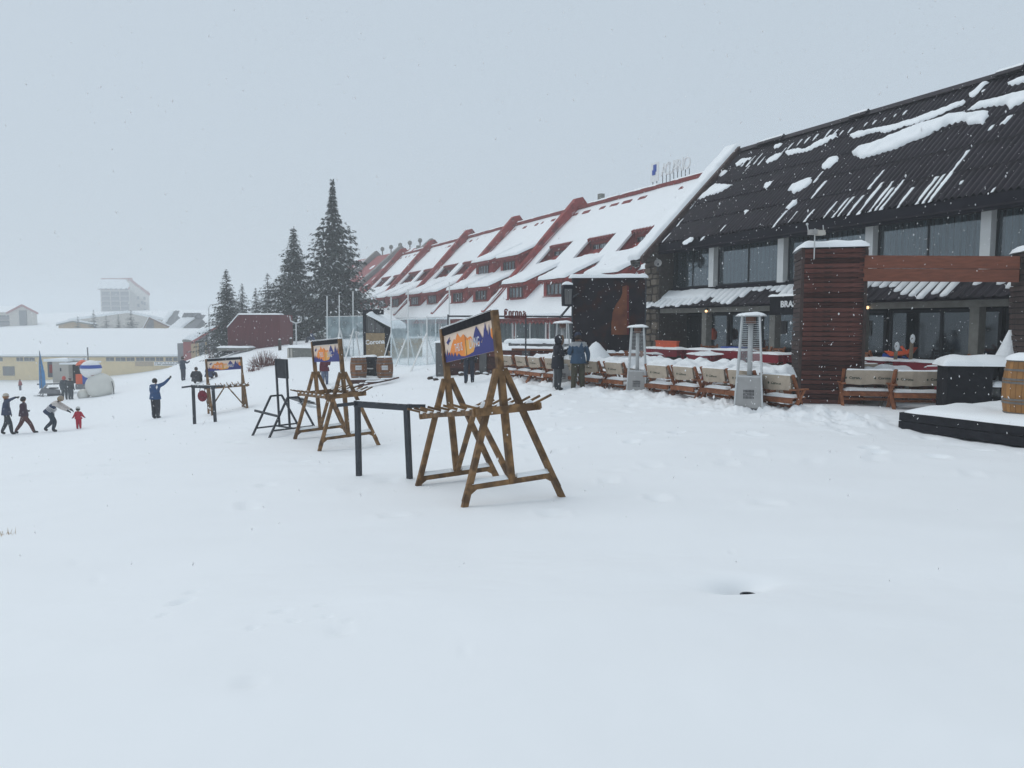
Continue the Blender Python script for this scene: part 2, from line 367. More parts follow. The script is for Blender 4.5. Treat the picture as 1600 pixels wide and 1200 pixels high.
# rows that run along the terrace
RA, RB = Vector((6.2, 16.45)), Vector((-.6, 27.0))
RD = (RB-RA).normalized(); RN = Vector((RD.y, -RD.x))   # RN points to the building side
rng = np.random.default_rng(3)
def ground():
    th = [-180.0]
    hole = gp(1168, 915); ha = math.degrees(math.atan2(hole.x, hole.y)); hr = math.hypot(hole.x, hole.y)
    while th[-1] < 180:
        a = th[-1]; st = 4.0 if abs(a) > 50 else (.15 if -2 < a < 36 else .3)
        if abs(a-ha) < 3: st = .1
        th.append(a+st)
    th = np.radians(np.array(th[:-1]))
    r = [.5]
    while r[-1] < 860:
        q = r[-1]; st = .016*q+.01
        if abs(q-hr) < .9: st = .022
        elif 13 < q < 30: st = .0042*q
        r.append(q+st)
    r = np.array(r); R, T = np.meshgrid(r, th, indexing='ij'); X, Y = R*np.sin(T), R*np.cos(T)
    x, y = X.ravel(), Y.ravel(); z = hsmooth(x, y)
    rr = R.ravel()
    # long wind ripples and small unevenness
    nzv = np.fromiter((mnoise.noise(Vector((a*.35, b*.35, 0)))*.06+mnoise.noise(Vector((a*.9, b*1.9, 4)))*.022+abs(mnoise.noise(Vector((a*2.6, b*4.5, 9))))*.008 if c < 120 else 0
                       for a, b, c in zip(x, y, rr)), float, len(x))
    z += nzv*np.clip((rr-.5)/3, 0, 1)
    z += np.where(rr > 60, np.sin(x*.05)*np.cos(y*.03)*.3*np.clip((rr-60)/100, 0, 1), 0)
    # churned snow along the chairs and the foot of the terrace
    px_ = (x-RA.x)*RN.x+(y-RA.y)*RN.y; al = (x-RA.x)*RD.x+(y-RA.y)*RD.y
    mask = np.exp(-((px_+.2)/1.0)**2)*np.clip((al+2.6)/1.0, 0.12, 1)*np.clip((15-al)/2, 0, 1)
    k = np.nonzero(mask > .02)[0]
    for i in k:
        p = Vector((x[i]*3.1, y[i]*3.1, 1.7)); q = Vector((x[i]*8, y[i]*8, 5))
        w3 = Vector((x[i]*17, y[i]*17, 2)); z[i] += mask[i]*(.07+.17*mnoise.noise(p)+.10*abs(mnoise.noise(q))+.05*mnoise.noise(w3))
    # trampled ground round people and racks, footprints, hole
    def dent(cx, cy, rx, ry, dep, ang=0, rim=.0, pw=2):
        ca, sa = math.cos(ang), math.sin(ang); dx, dy = x-cx, y-cy
        u, v = (dx*ca+dy*sa)/rx, (-dx*sa+dy*ca)/ry; q = u*u+v*v; near = q < 16
        z[near] += -dep*np.exp(-q[near]**(pw/2))+rim*np.exp(-((np.sqrt(q[near])-1.7)/.4)**2)
    dent(hole.x, hole.y, .10, .07, .5, .5, 0, 4); dent(hole.x-.02, hole.y+.05, .26, .15, .07, .35)
    dent(hole.x-.05, hole.y+.07, .17, .11, .06, .5)
    for a_, b_, s_ in ((283,940,1.2),(440,958,.8),(512,968,.6),(533,992,1),(395,985,.7),(255,960,.7),(120,880,.9),(150,905,.8),(390,1075,1.1),
                       (1450,899,.35),(1145,863,.5),(725,1025,.5),(300,925,.8),(460,975,.6),(545,975,.5),(500,950,.5)):
        p = gp(a_, b_); dent(p.x, p.y, .06*s_, .035*s_, .026*s_+.004, RND.uniform(0, 3), .004)
    R2 = random.Random(5)
    for (a_, Y_, n_, sp) in ((240,31,8,1.2),(60,35,26,3.5),(150,52,14,3),(900,21.5,16,1.3),(733,26,12,1.5),(700,9.5,5,1.2),(400,24,16,4),(560,31,14,2.5),(1000,17,40,4),(1300,15.5,34,4),(620,16,26,4),(820,13,16,2.5),(300,25,22,4),(640,26,30,4),(480,22,20,3),(180,38,26,6)):
        c = on(a_, Y_)
        for _ in range(n_):
            dent(c.x+R2.gauss(0, sp), c.y+R2.gauss(0, sp), .14, .1, R2.uniform(.03, .08), R2.uniform(0, 3), .015)
    nr, na = len(r), len(th)
    V = np.column_stack([x, y, z]); V = np.vstack([V, [[0, 0, z[:na].mean()]]])
    i, j = np.meshgrid(np.arange(nr-1), np.arange(na), indexing='ij'); j2 = (j+1) % na
    Q = np.stack([i*na+j, i*na+j2, (i+1)*na+j2, (i+1)*na+j], -1).reshape(-1, 4)[:, ::-1]
    me = bpy.data.meshes.new('snow_ground'); nq = len(Q); c = len(V)-1
    tri = np.array([[c, (k+1) % na, k] for k in range(na)])[:, ::-1]
    me.vertices.add(len(V)); me.vertices.foreach_set('co', V.ravel())
    me.loops.add(nq*4+len(tri)*3); me.loops.foreach_set('vertex_index', np.concatenate([Q.ravel(), tri.ravel()]))
    me.polygons.add(nq+len(tri))
    me.polygons.foreach_set('loop_start', np.concatenate([np.arange(nq)*4, nq*4+np.arange(len(tri))*3]))
    me.polygons.foreach_set('use_smooth', np.ones(nq+len(tri), bool))
    me.update(calc_edges=True); me.validate(); me.materials.append(M['snow_ground'])
    # make sure faces look up
    if me.polygons[0].normal.z < 0: me.flip_normals()
    o = link('ground', me); tag(o, 'snow covered open ground sloping down to the left', kind='structure')
ground()

# haze: falling-snow air
hb = MB().bb(-880, 880, -880, 880, -40, 26)
def haze():
    m = bpy.data.materials.new('haze_air'); m.use_nodes = True; n = m.node_tree.nodes; n.clear()
    o = n.new('ShaderNodeOutputMaterial'); v = n.new('ShaderNodeVolumePrincipled')
    v.inputs['Color'].default_value = (.93,.96,.98,1); v.inputs['Density'].default_value = HAZE_DENSITY; v.inputs['Anisotropy'].default_value = 0.2
    m.node_tree.links.new(v.outputs[0], o.inputs['Volume']); return m
hz = part('haze', hb, haze()); tag(hz, 'pale snowy air filling the whole place', kind='stuff')

# ------------------------------------------------------------------ building frame: s runs away from the camera, L is the sideways distance
AL = math.radians(26.1); SA, CA = math.sin(AL), math.cos(AL)
DIR = Vector((-SA, CA, 0)); LAT = Vector((CA, SA, 0)); BROT = math.pi/2+AL
def BW(s, L, z=0): return DIR*s+LAT*L+Vector((0, 0, z))
S0, L0 = 24.0, 19.0
def c(s, L, z): return Vector((s-S0, L0-L, z))
def ray_plane_roof(px, py, Le, ze):     # sight line to the 45 degree roof plane z = ze+(L-Le); gives (s, L)
    u, v = (px-800)/F, (600-py)/F
    d = Vector((u, math.cos(PITCH)+v*math.sin(PITCH), -math.sin(PITCH)+v*math.cos(PITCH)))
    dl, dz, ds = d.dot(LAT), d.z, d.dot(DIR)
    t = (ze-Le)/(dz-dl); return ds*t, dl*t

# ------------------------------------------------------------------ brown chalet
ch = thing('brown_chalet', 'large chalet with dark corrugated roof, upper curtained windows and snowy lower canopy', 'building', BW(S0, L0, 0), BROT)
SN, SF = 1.0, 24.35       # near and far ends
LE, ZE, LR, ZR = 18.35, 3.12, 22.4, 7.06
K = (ZR-ZE)/(LR-LE)
mb = MB(); pitch = .177; n = int((SF-SN)/pitch*6)
rows = 5
for rI in range(rows):
    t0, t1 = rI/rows-.004, (rI+1)/rows
    vs = []; lift = .0
    for i in range(n+1):
        s = SN+(SF-SN)*i/n; wv = .05*math.cos(2*math.pi*s/pitch)-.012*math.cos(4*math.pi*s/pitch)
        for t, e in ((t0, .03), (t1, .0)):
            L = LE+(LR-LE)*t; z = ZE+(ZR-ZE)*t+wv+e; vs.append(c(s, L-e*.5, z))
    mb.add(vs, [(2*i, 2*i+2, 2*i+3, 2*i+1) for i in range(n)])
part('roof_sheeting', mb, M['roof_dark'], ch, smooth=True)
mb = MB()
mb.prism([c(SN, LE+.12, ZE-.08), c(SN, LR, ZR-.08), c(SN, LR+4, ZR-4.2), c(SN, LR+4, -2.2), c(SN, L0+.9, -2.2), c(SN, L0+.9, .5), c(SN, L0+.25, .5), c(SN, L0+.25, 2.9), c(SN, LE+.12, 2.9)], c(SF, 0, 0)-c(SN, 0, 0))
part('wall', mb, M['dark_wall'], ch)
part('eave_board', MB().prism([c(SN, LE-.02, 2.72), c(SN, LE-.02, 3.10), c(SN, LE+.55, 3.10), c(SN, LE+.55, 2.85), c(SN, LE+.1, 2.72)], c(SF, 0, 0)-c(SN, 0, 0)), M['fascia_dark'], ch)
part('soffit_trim', MB().bb(SN-S0, SF-S0, L0-LE+.02, L0-LE+.06, 2.80, 2.84), M['roof_dark'], ch)
part('ridge_cap', MB().prism([c(SN, LR-.16, ZR-.03), c(SN, LR, ZR+.15), c(SN, LR+.2, ZR-.03)], c(SF, 0, 0)-c(SN, 0, 0)), M['roof_dark'], ch)
def on_roof(px, py, off=0):
    s, L = ray_plane_roof(px, py, LE, ZE); return s, L
for (a, b) in ((1178,1217), (1318,1345), (1538,1580)):
    sa = (on_roof(a, 225 if a < 1200 else (185 if a < 1400 else 112))[0]); 
    def s_of(px): u = (px-800)/F; return LR*(CA-SA*u)/(CA*u+SA)
    s1, s0 = s_of(a), s_of(b)
    rc = part('ridge_vent', MB().prism([c(s0, LR-.24, ZR), c(s0, LR-.05, ZR+.2), c(s0, LR+.15, ZR+.05)], c(s1, 0, 0)-c(s0, 0, 0)), M['roof_dark'], ch)
    mb = MB(); snow_pad(mb, rect(0, s1-s0, -.1, .12), c(s0, LR, ZR+.14), (1,0,0), (0,1,0), (0,0,1), .07, .05, .06, 3)
    part('snow', mb, M['snow'], rc, smooth=True)
# snow left on the sheeting
UR = Vector((1, 0, 0)); VR = (c(0, LR, ZR)-c(0, LE, ZE)).normalized(); NR = Vector((0, VR.z, -VR.y)); NR = NR if NR.z > 0 else -NR
SL = math.hypot(LR-LE, ZR-ZE)
def roof_uv(px, py):
    s, L = on_roof(px, py); return (s-SN, (L-LE)/(LR-LE)*SL)
def crop7(P): return [(1000+x/2.6667, 80+y/2.6667) for x, y in P]
O_R = c(SN, LE, ZE)+NR*.03
PATCH = [
 ([(885,415),(905,400),(1010,360),(1130,310),(1250,270),(1330,248),(1450,245),(1455,262),(1430,300),(1400,300),(1350,285),(1290,300),(1200,340),(1130,375),(1040,410),(980,430),(930,437),(890,430)], .16),
 ([(875,340),(930,320),(1000,306),(1080,294),(1180,256),(1260,228),(1340,197),(1360,185),(1357,208),(1280,242),(1200,274),(1120,302),(1030,330),(960,332),(890,355)], .10),
 ([(1365,235),(1420,205),(1500,180),(1640,145),(1640,200),(1600,205),(1540,235),(1520,222),(1440,228),(1380,240)], .15),
 ([(1535,115),(1600,92),(1650,80),(1650,110),(1600,118),(1560,128),(1535,130)], .12),
 ([(1372,168),(1400,148),(1436,108),(1446,120),(1412,165),(1385,182)], .10),
 ([(605,410),(700,393),(740,368),(820,333),(828,350),(762,382),(700,408),(620,424)], .08),
 ([(760,470),(790,440),(835,425),(836,440),(795,480),(765,486)], .1),
 ([(618,580),(638,550),(700,525),(722,520),(712,545),(680,575),(640,594)], .11),
 ([(612,652),(638,620),(662,613),(656,640),(625,662)], .08),
 ([(232,622),(290,570),(320,543),(388,552),(340,582),(280,602)], .1),
 ([(320,517),(345,488),(363,492),(345,514)], .07),
 ([(518,568),(530,543),(568,530),(548,556),(525,580)], .07),
 ([(430,668),(445,653),(462,658),(440,677)], .05),
 ([(176,802),(215,778),(230,776),(215,797),(185,810)], .06),
 ([(525,450),(560,425),(590,418),(575,440),(530,462)], .06),
 ([(400,462),(430,440),(470,435),(440,455),(405,472)], .05),
 ([(560,385),(590,375),(592,385),(570,395)], .08),
 ([(1498,300),(1530,265),(1572,236),(1568,248),(1520,298)], .07),
]
wavef = lambda x, y: .03*math.cos(2*math.pi*(x+SN)/pitch)
for k, (P, th) in enumerate(PATCH):
    poly = [roof_uv(*p) for p in crop7(P)]
    poly = [(x, min(y, SL-.05)) for x, y in poly]
    mb = MB(); snow_pad(mb, poly, O_R, UR, VR, NR, th*.75, .05, .2, k*3.1, rough=.7, conform=lambda x, y, q=(.15 if th > .08 else .5): wavef(x, y)*q, jag=.09)
    part('roof_snow', mb, M['snow'], ch, smooth=True)
STREAK = [(920,680,1020,545,1.6),(950,672,1045,545,1.4),(985,665,1055,570,1.2),(1015,660,1110,535,1.3),(1090,652,1145,570,1),(965,570,1015,495,1.2),
 (1158,638,1240,525,1.3),(1180,635,1290,510,1.2),(1200,632,1370,412,1.5),(775,695,830,625,.8),(800,695,860,615,1),(825,690,893,608,1.1),(858,688,920,605,1.2),
 (695,710,735,660,1),(725,610,785,538,1.5),(560,735,620,665,1),(95,797,125,760,1),(150,730,180,697,1),(340,750,368,725,.9),(720,545,755,500,1.2),
 (210,655,235,625,1),(620,715,655,670,.6),(440,500,460,470,.5),(255,790,270,775,1),(1455,590,1470,572,.8),(1330,555,1342,543,.8),(1465,320,1485,300,1),
 (500,465,530,430,1),(455,470,480,430,1),(485,460,510,420,.9),(430,470,450,440,.9),(540,455,570,420,1),(580,440,610,395,1),(610,400,640,375,1),
 (650,385,672,360,1),(685,375,705,350,1),(722,362,742,338,1),(765,350,790,320,1),(800,345,822,318,.9),(835,340,858,318,.8),(870,330,885,310,.7),
 (925,305,940,290,.7),(965,295,975,282,.7),(1010,280,1022,268,.7),(1060,262,1070,252,.7),(1110,250,1122,235,.7),(1425,158,1440,148,1)]
for k, (x0, y0, x1, y1, wd) in enumerate(STREAK):
    (u0, v0), (u1, v1) = [roof_uv(*p) for p in crop7([(x0, y0), (x1, y1)])]
    um = (u0+u1)/2; um = (math.floor((um+SN)/pitch)+.5)*pitch-SN; h = .046*wd
    v0, v1 = min(v0, v1), min(max(v0, v1), SL-.1)
    mb = MB(); snow_pad(mb, [(um-h, v0), (um+h*.6, v0-.03), (um+h, (v0+v1)/2), (um+h*.7, v1), (um-h*.6, v1+.04), (um-h*.9, (v0+v1)/2)], O_R, UR, VR, NR, .02, .03, .05, k, rough=.9, jag=.03)
    part('roof_snow', mb, M['snow'], ch, smooth=True)
# gable parapet with snow, stone pier
SP0, SP1 = SF, 25.3
par = part('parapet', MB().prism([c(SP0, 17.6, 2.55), c(SP0, LR-.05, ZR+.14), c(SP0, LR+4.5, ZR-4.2), c(SP0, LR+4.5, -2.2), c(SP0, 18.4, -2.2), c(SP0, 18.4, 2.5)], (SP1-SP0, 0, 0)), M['mortar'], ch)
part('parapet_edge', MB().prism([c(SP0-.03, 17.55, 2.60), c(SP0-.03, LR-.05, ZR+.22), c(SP0-.03, LR-.05, ZR-.05), c(SP0-.03, 17.6, 2.35)], (.16, 0, 0)), mat('edge_brown', (.075,.05,.045), .8, .3, 9, .4), ch)
mb = MB(); vp = (c(0, LR, ZR)-c(0, LE, ZE)).normalized(); lp = math.hypot(LR-17.5, LR-17.5)
snow_pad(mb, rect(0, .82, 0, lp+.1, .03, n=12), c(SP0+.13, 17.5, 2.52), (1,0,0), vp, NR, .15, .1, .12, 9)
part('snow', mb, M['snow'], par, smooth=True)
st_meshes = []
R3 = random.Random(11)
for k in range(12):
    b = MB(); w_, h_ = 1, 1
    pts = [(-.46+R3.uniform(-.04,.04), -.44+R3.uniform(-.06,.06)), (.45+R3.uniform(-.05,.05), -.45+R3.uniform(-.06,.06)), (.47, .1+R3.uniform(-.1,.1)), (.4+R3.uniform(-.06,.06), .44+R3.uniform(-.06,.06)), (-.42+R3.uniform(-.06,.06), .46), (-.48, 0)]
    b.add([(x, 0, y) for x, y in pts]+[(x*.85, 1, y*.85) for x, y in pts], [(0,1,2,3,4,5),(11,10,9,8,7,6)]+[(i, i+6, (i+1)%6+6, (i+1)%6) for i in range(6)])
    st_meshes.append(b.mesh('stone', M['stone']))
z = -1.9
while z < 3.0:
    hh = R3.uniform(.2, .34); s = SP0+.03
    while s < SP1-.05:
        ww = min(R3.uniform(.28, .5), SP1-s)
        lim = 18.4
        link('stone', R3.choice(st_meshes), par, (s+ww/2-S0, L0-lim-.002, z+hh/2+R3.uniform(-.03,.03)), (0,R3.uniform(-.16,.16),0), (ww*R3.uniform(.85,1.1), .05+R3.uniform(0, .07), hh*R3.uniform(.85,1.12)))
        s += ww
    z += hh
# upper windows
BAY = 3.35; posts = [25.25-BAY*k for k in range(8)]
ZW0, ZW1 = 1.4, 2.84
frame_m = mat('frame_dark', (.02,.024,.028), .5, .1, 3)
def win_mesh(wd, ht, npan, fm, cm, gm, fr=.05, mull=.04):
    f = MB(); f.bb(0, wd, -.05, .05, 0, fr).bb(0, wd, -.05, .05, ht-fr, ht).bb(0, fr, -.05, .05, fr, ht-fr).bb(wd-fr, wd, -.05, .05, fr, ht-fr)
    for k in range(1, npan): f.bb(wd*k/npan-mull/2, wd*k/npan+mull/2, -.05, .05, fr, ht-fr)
    g = MB().bb((fr), wd-fr, 0.0, .008, fr, ht-fr)
    cu = MB(); N = int(wd/.04); vs = []
    for i in range(N+1):
        x = fr+(wd-2*fr)*i/N; y = -.12+.035*math.sin(i*1.3)+.015*math.sin(i*.37)
        vs += [(x, y, fr*.5), (x, y, ht-fr*.5)]
    cu.add(vs, [(2*i, 2*i+2, 2*i+3, 2*i+1) for i in range(N)])
    return f.mesh('window', fm), g.mesh('pane', gm), cu.mesh('curtain', cm)
UW = win_mesh(BAY-.27, ZW1-ZW0, 2, frame_m, M['curtain'], M['glass'])
for k in range(7):
    s1 = posts[k]-.135 if k else 24.35; s0 = posts[k+1]+.135
    if s0 < SN: break
    sx = (s1-s0)/(BAY-.27)
    wv = link('window', UW[0], ch, (s0-S0, L0-19.12+.0, ZW0), scale=(sx, 1, 1))
    link('pane', UW[1], wv, (0, .02, 0)); link('curtain', UW[2], wv)
    if k:
        part('window_post', MB().bb(posts[k]-S0-.13, posts[k]-S0+.13, L0-19.2, L0-18.86, 1.36, 2.9), M['white_paint'], ch)
part('sill_band', MB().prism([c(SN, 18.98, 1.14), c(SN, 18.98, 1.395), c(SN, 19.25, 1.395), c(SN, 19.25, 1.14)], (SF-SN, 0, 0)), M['fascia_dark'], ch)
mb = MB(); snow_pad(mb, rect(0, 9.5, 0, .1, .008, n=10), c(SF-9.6, 18.97, 1.39), (1,0,0), (0,-1,0), (0,0,1), .035, .05, .04, 2)
# canopy: ribbed lean-to with snow
ZC0, ZC1, LC0, LC1 = .62, 1.24, 18.12, 18.97
cn = part('canopy', MB(), M['roof_dark'], ch); bpy.data.objects.remove(cn)
mb = MB(); n = int((SF+.9-SN)/.3*6); vs = []
for i in range(n+1):
    s = SN+(SF+.6-SN)*i/n; wv = .035*(1 if (i % 6) in (0, 1) else 0)
    for L, z in ((LC0, ZC0+.02), (LC1, ZC1)): vs.append(c(s, L, z+wv))
mb.add(vs, [(2*i, 2*i+2, 2*i+3, 2*i+1) for i in range(n)])
mb.prism([c(SN, LC0+.02, ZC0-.03), c(SN, LC1, ZC1-.05), c(SN, LC1, ZC0-.03)], (SF+.6-SN, 0, 0))
cn = part('canopy', mb, M['roof_dark'], ch)
VC = (c(0, LC1, ZC1)-c(0, LC0, ZC0)).normalized(); NC = Vector((0, -VC.z, VC.y)); NC = NC if NC.z > 0 else -NC
CL = math.hypot(LC1-LC0, ZC1-ZC0); OC = c(SN, LC0, ZC0)+NC*.03
R4 = random.Random(21)
def can_s(px):
    u = (px-800)/F; return 18.5*(CA-SA*u)/(CA*u+SA)-SN
# left, almost covered, combed by the ribs; then patches
s = can_s(1240)
snow_runs = []
x = can_s(1012)+.25
while x > 1.0:
    pxw = x+SN
    if x > can_s(1085): lo, hi = R4.uniform(-.02, .1), CL-.01
    elif x > can_s(1130): lo, hi = R4.uniform(.15, .55), CL-.02
    elif x > can_s(1150): lo, hi = (R4.uniform(.0, .2), CL-.02)
    elif x > can_s(1205): lo, hi = R4.uniform(.35, .85)*CL, CL-.02
    elif x > can_s(1240): lo, hi = .02, CL
    elif x > can_s(1400): lo, hi = R4.uniform(.3, .8)*CL, CL-.03
    elif x > can_s(1482): lo, hi = R4.uniform(.0, .25)*CL, CL-.01
    else: lo, hi = R4.uniform(.2, 1.0)*CL, R4.uniform(.6, 1)*CL
    if hi-lo > .08:
        mb = MB(); wdt = .255 if x > can_s(1240) else .24
        snow_pad(mb, [(x-wdt, lo+R4.uniform(0, .06)), (x-wdt/2, lo-.02), (x-.02, lo), (x-.0, hi), (x-wdt-.02, hi)], OC, (1,0,0), VC, NC, .055, .045, .06, x, rough=.5)
        part('snow', mb, M['snow'], cn, smooth=True)
    x -= .3
mb = MB(); snow_pad(mb, rect(can_s(1100), can_s(1018)+.4, CL*.45, CL+.02, .04, n=12), OC, (1,0,0), VC, NC, .09, .07, .08, 5, rough=.5)
part('snow', mb, M['snow'], cn, smooth=True)
part('beam', MB().bb(SN-S0, SF-S0+.5, L0-18.66, L0-18.44, .42, .60), M['concrete'], ch)
for k in range(1, 8):
    s = posts[k]
    if s < SN: break
    part('column', MB().bb(s-S0-.12, s-S0+.12, L0-18.85, L0-18.58, -2.2, .418), M['concrete'], ch)
    s_ = s
# lower glazing
LWm = win_mesh((BAY-.1)/1.0, 2.3, 2, frame_m, M['interior'], M['glass_dark'], .09, .09)
for k in range(0, 7):
    s0 = posts[k+1]+.05
    if s0 < SN: break
    wv = link('window', LWm[0], ch, (s0-S0, L0-19.84, -1.9)); link('pane', LWm[1], wv, (0, .02, 0)); link('curtain', LWm[2], wv, (0, 0.02, 0))
    if k in (1, 2, 4):
        part('notice', MB().bb(s0-S0+.5, s0-S0+.95, L0-19.80, L0-19.785, -.35, .1), M['grey_board'], ch)
for px_, yy in ((1106, 489), (1357, 479)):
    s = can_s(px_)+SN
    lm = mat('lamp_glow', (1,.6,.25), .5, 0); b = lm.node_tree.nodes['Principled BSDF']; b.inputs['Emission Color'].default_value = (1,.62,.3,1); b.inputs['Emission Strength'].default_value = 2.2
    lp_ = part('lamp', MB().ball(c(s, 18.38, .46), .045, 8), lm, ch); part('lamp_base', MB().bb(s-S0-.05, s-S0+.05, L0-18.44, L0-18.36, .50, .56), M['black_steel'], lp_)
# hanging sign
u_ = (1205-800)/F; sx = 18.0*(CA-SA*u_)/(CA*u_+SA)
sg = thing('hanging_sign', 'black box sign with white letters fixed before the canopy beside the big slatted pillar', 'sign', BW(sx-.75, 18.0, 0), BROT)
part('sign_box', MB().bb(-.75, .75, -.12, .12, .28, .86), M['black_wood'], sg)
mb = MB(); snow_pad(mb, rect(-.78, .78, -.16, .16, .01), (0,0,.86), th=.07, res=.06, edge=.07); part('snow', mb, M['snow'], sg, smooth=True)
link('lettering', text_mesh('BRASAS', .27, .008, .008, 0, M['white']), sg, (-.18, .14, .60), (math.radians(90), 0, math.radians(180)))
# satellite dishes on the stone end
def dish(loc, r, rz, label):
    t = thing('satellite_dish', label, 'satellite dish', loc, rz, 'satellite dishes by the stone pier')
    part('reflector', MB().lathe((0,0,0), [(0.01,-.02),(r*.5,-.005),(r*.85,.05),(r,.09),(r*.98,.1),(r*.8,.06),(.01,.0)], 18), M['steel_panel'], t, (0,0,0), (math.radians(75), 0, 0), smooth=True)
    part('bracket', MB().tube((0,.05,0), (0,.35,-.25), .025).tube((0,-.02,-r*.8), (0,-.4,-.05), .01).ball((0,-.4,-.05), .04, 8), M['black_steel'], t)
dish(at(991, 411, 30.6)+Vector((0,0,0)), .23, math.radians(20), 'grey satellite dish on the snowy end wall, standing left of the stone pier')
dish(at(1028, 412, 29.6), .15, math.radians(-10), 'small bluish satellite dish fixed beside the first upper window')
# ------------------------------------------------------------------ red hotel: 45 degree snowy roof, party-wall fins, two rows of dormers
HS, HL = 60.0, 23.5
ho = thing('red_hotel', 'long dark red hotel with steep snow covered roof, raised party walls and many dormers', 'building', BW(HS, HL, 0), BROT)
def h(s, L, z): return Vector((s-HS, HL-L, z))
HK = 23.37                       # roof plane: z = L - HK
HSN, HSF, HLR, HZR = 26.5, 100.3, 32.5, 9.13
HL1 = 23.75                      # lower eave
LOWD = [(36.7,39.9),(42.6,45.9),(48.4,51.7),(54.6,58.2),(59.6,63.2),(66.1,69.6),(71.1,74.8),(77.6,81.1),(82.8,86.4),(89.1,92.6),(94.2,97.7),(30.5,34.0)]
UPD = [(54.4,57.9),(59.4,63.1)]
REC = [(38.3,41.4),(43.5,46.8),(49.3,52.4),(66.6,70.3),(71.9,75.6),(78.1,81.9),(83.3,87.2),(89.6,93.3),(94.9,98.6)]
RL0, RL1 = 27.8, 29.25           # recess from/to along the slope
def in_hole(s, L): return any(a < s < b for a, b in REC) and RL0 < L < RL1
ss = sorted(set([HSN, HSF]+[x for r in REC for x in r]+[HSN+.8*k for k in range(int((HSF-HSN)/.8)+1)]))
ss = [s for i, s in enumerate(ss) if i == 0 or s-ss[i-1] > .02]
LL = sorted(set([HL1, RL0, RL1, HLR]+[HL1+.55*k for k in range(1, 16)])); LL = [x for x in LL if x <= HLR]
def sheet(off, noise_amp, skirt=None, L_lo=None, mm=0):
    mb = MB(); idx = {}; vs = []; fs = []
    for i, s in enumerate(ss):
        for j, L in enumerate(LL):
            nz = noise_amp*mnoise.noise(Vector((s*.5, L*.8, off*9))) if noise_amp else 0
            idx[(i, j)] = len(vs); vs.append(h(s, L-off*.3, L-HK+off+nz))
    ok = lambda i, j: 0 <= i < len(ss)-1 and 0 <= j < len(LL)-1 and not in_hole((ss[i]+ss[i+1])/2, (LL[j]+LL[j+1])/2)
    for i in range(len(ss)-1):
        for j in range(len(LL)-1):
            if ok(i, j):
                fs.append((idx[i,j], idx[i+1,j], idx[i+1,j+1], idx[i,j+1]))
                for (di, dj, a, b) in ((-1,0,(i,j+1),(i,j)), (1,0,(i+1,j),(i+1,j+1)), (0,-1,(i,j),(i+1,j)), (0,1,(i+1,j+1),(i,j+1))):
                    if not ok(i+di, j+dj) and skirt:
                        k = len(vs); pa, pb = Vector(vs[idx[a]]), Vector(vs[idx[b]])
                        dn = Vector((0, 0, -skirt)); vs += [pa, pb, pb+dn, pa+dn]; fs.append((k, k+3, k+2, k+1))
    mb.add(vs, fs, mm); return mb
rf = part('roof', sheet(0.02, 0, .12), M['red_tile'], ho)
part('snow', sheet(.26, .10, .22), M['snow'], rf, smooth=False)
part('wall', MB().prism([h(HSN, 24.2, -2.2), h(HSN, 24.2, .35), h(HSN, HLR, HZR-.6), h(HSN, HLR+8.2, .35), h(HSN, HLR+8.2, -2.2)], (HSF-HSN, 0, 0)), M['red_wall'], ho)
part('rear_roof', MB().prism([h(HSN, HLR, HZR-.1), h(HSN, HLR, HZR+.14), h(HSN, HLR+9, .3), h(HSN, HLR+9, .0)], (HSF-HSN, 0, 0)), M['red_tile'], ho)
rdg = part('ridge_cap', MB().prism([h(HSN, HLR-.25, HZR+.16), h(HSN, HLR-.25, HZR+.42), h(HSN, HLR+.25, HZR+.42), h(HSN, HLR+.25, HZR+.1)], (HSF-HSN, 0, 0)), M['red_tile'], ho)
mb = MB(); R5 = random.Random(3); s = HSN
while s < HSF-2:
    l_ = R5.uniform(1.5, 6); snow_pad(mb, rect(0, l_, -.2, .25, .04, R5, 6), h(s, HLR, HZR+.40), th=.16, res=.12, edge=.15, seed=s); s += l_+R5.uniform(.3, 2.5)
part('snow', mb, M['snow'], rdg, smooth=True)
# broken darker line of tiles under the ridge
mb = MB()
for k in range(40):
    s = HSN+(HSF-HSN)*(k+R5.random()*.4)/40; l_ = R5.uniform(.4, 1.1); mb = MB(); mb.prism([h(s, HLR-.75, HZR-.46), h(s, HLR-.75, HZR-.40), h(s, HLR-.55, HZR-.20), h(s, HLR-.55, HZR-.28)], (l_, 0, 0)); part('ridge_tile', mb, M['red_tile'], ho)
# fins
def fin(s):
    f = part('party_wall', MB().prism([h(s, 23.9, .1), h(s, 23.9, 1.05), h(s, HLR-.35, HZR+1.05), h(s, HLR+.25, HZR+1.2), h(s, HLR+1.3, HZR+.0), h(s, HLR+1.3, HZR-1.5), h(s, HLR, HZR-.5), h(s, 24.4, .2)], (.55, 0, 0)), M['red_wall'], ho)
    vp = Vector((0, -1, 1)).normalized(); np_ = Vector((0, 1, 1)).normalized(); lf = (HLR-.5-23.9)*math.sqrt(2)
    mb = MB(); snow_pad(mb, rect(0.0, .5, 0, lf, .03, n=14), h(s+.0, 23.9, 1.04), (1,0,0), vp, np_, .16, .12, .12, s); part('snow', mb, M['snow'], f, smooth=True)
for s in (42.0-.55*0+.4-.0 if False else 54-.3, 65.2, 76.7, 88.3, 99.8): fin(s)
HW = win_mesh(2.1, .78, 4, mat('frame_red', (.11,.03,.025), .6, .1, 3), M['curtain_light'], M['glass'], .06, .05)
HWs = win_mesh(1.9, .78, 3, bpy.data.materials['frame_red'], M['curtain_light'], M['glass'], .06, .05)
wave = MB(); N = 54; vs = []
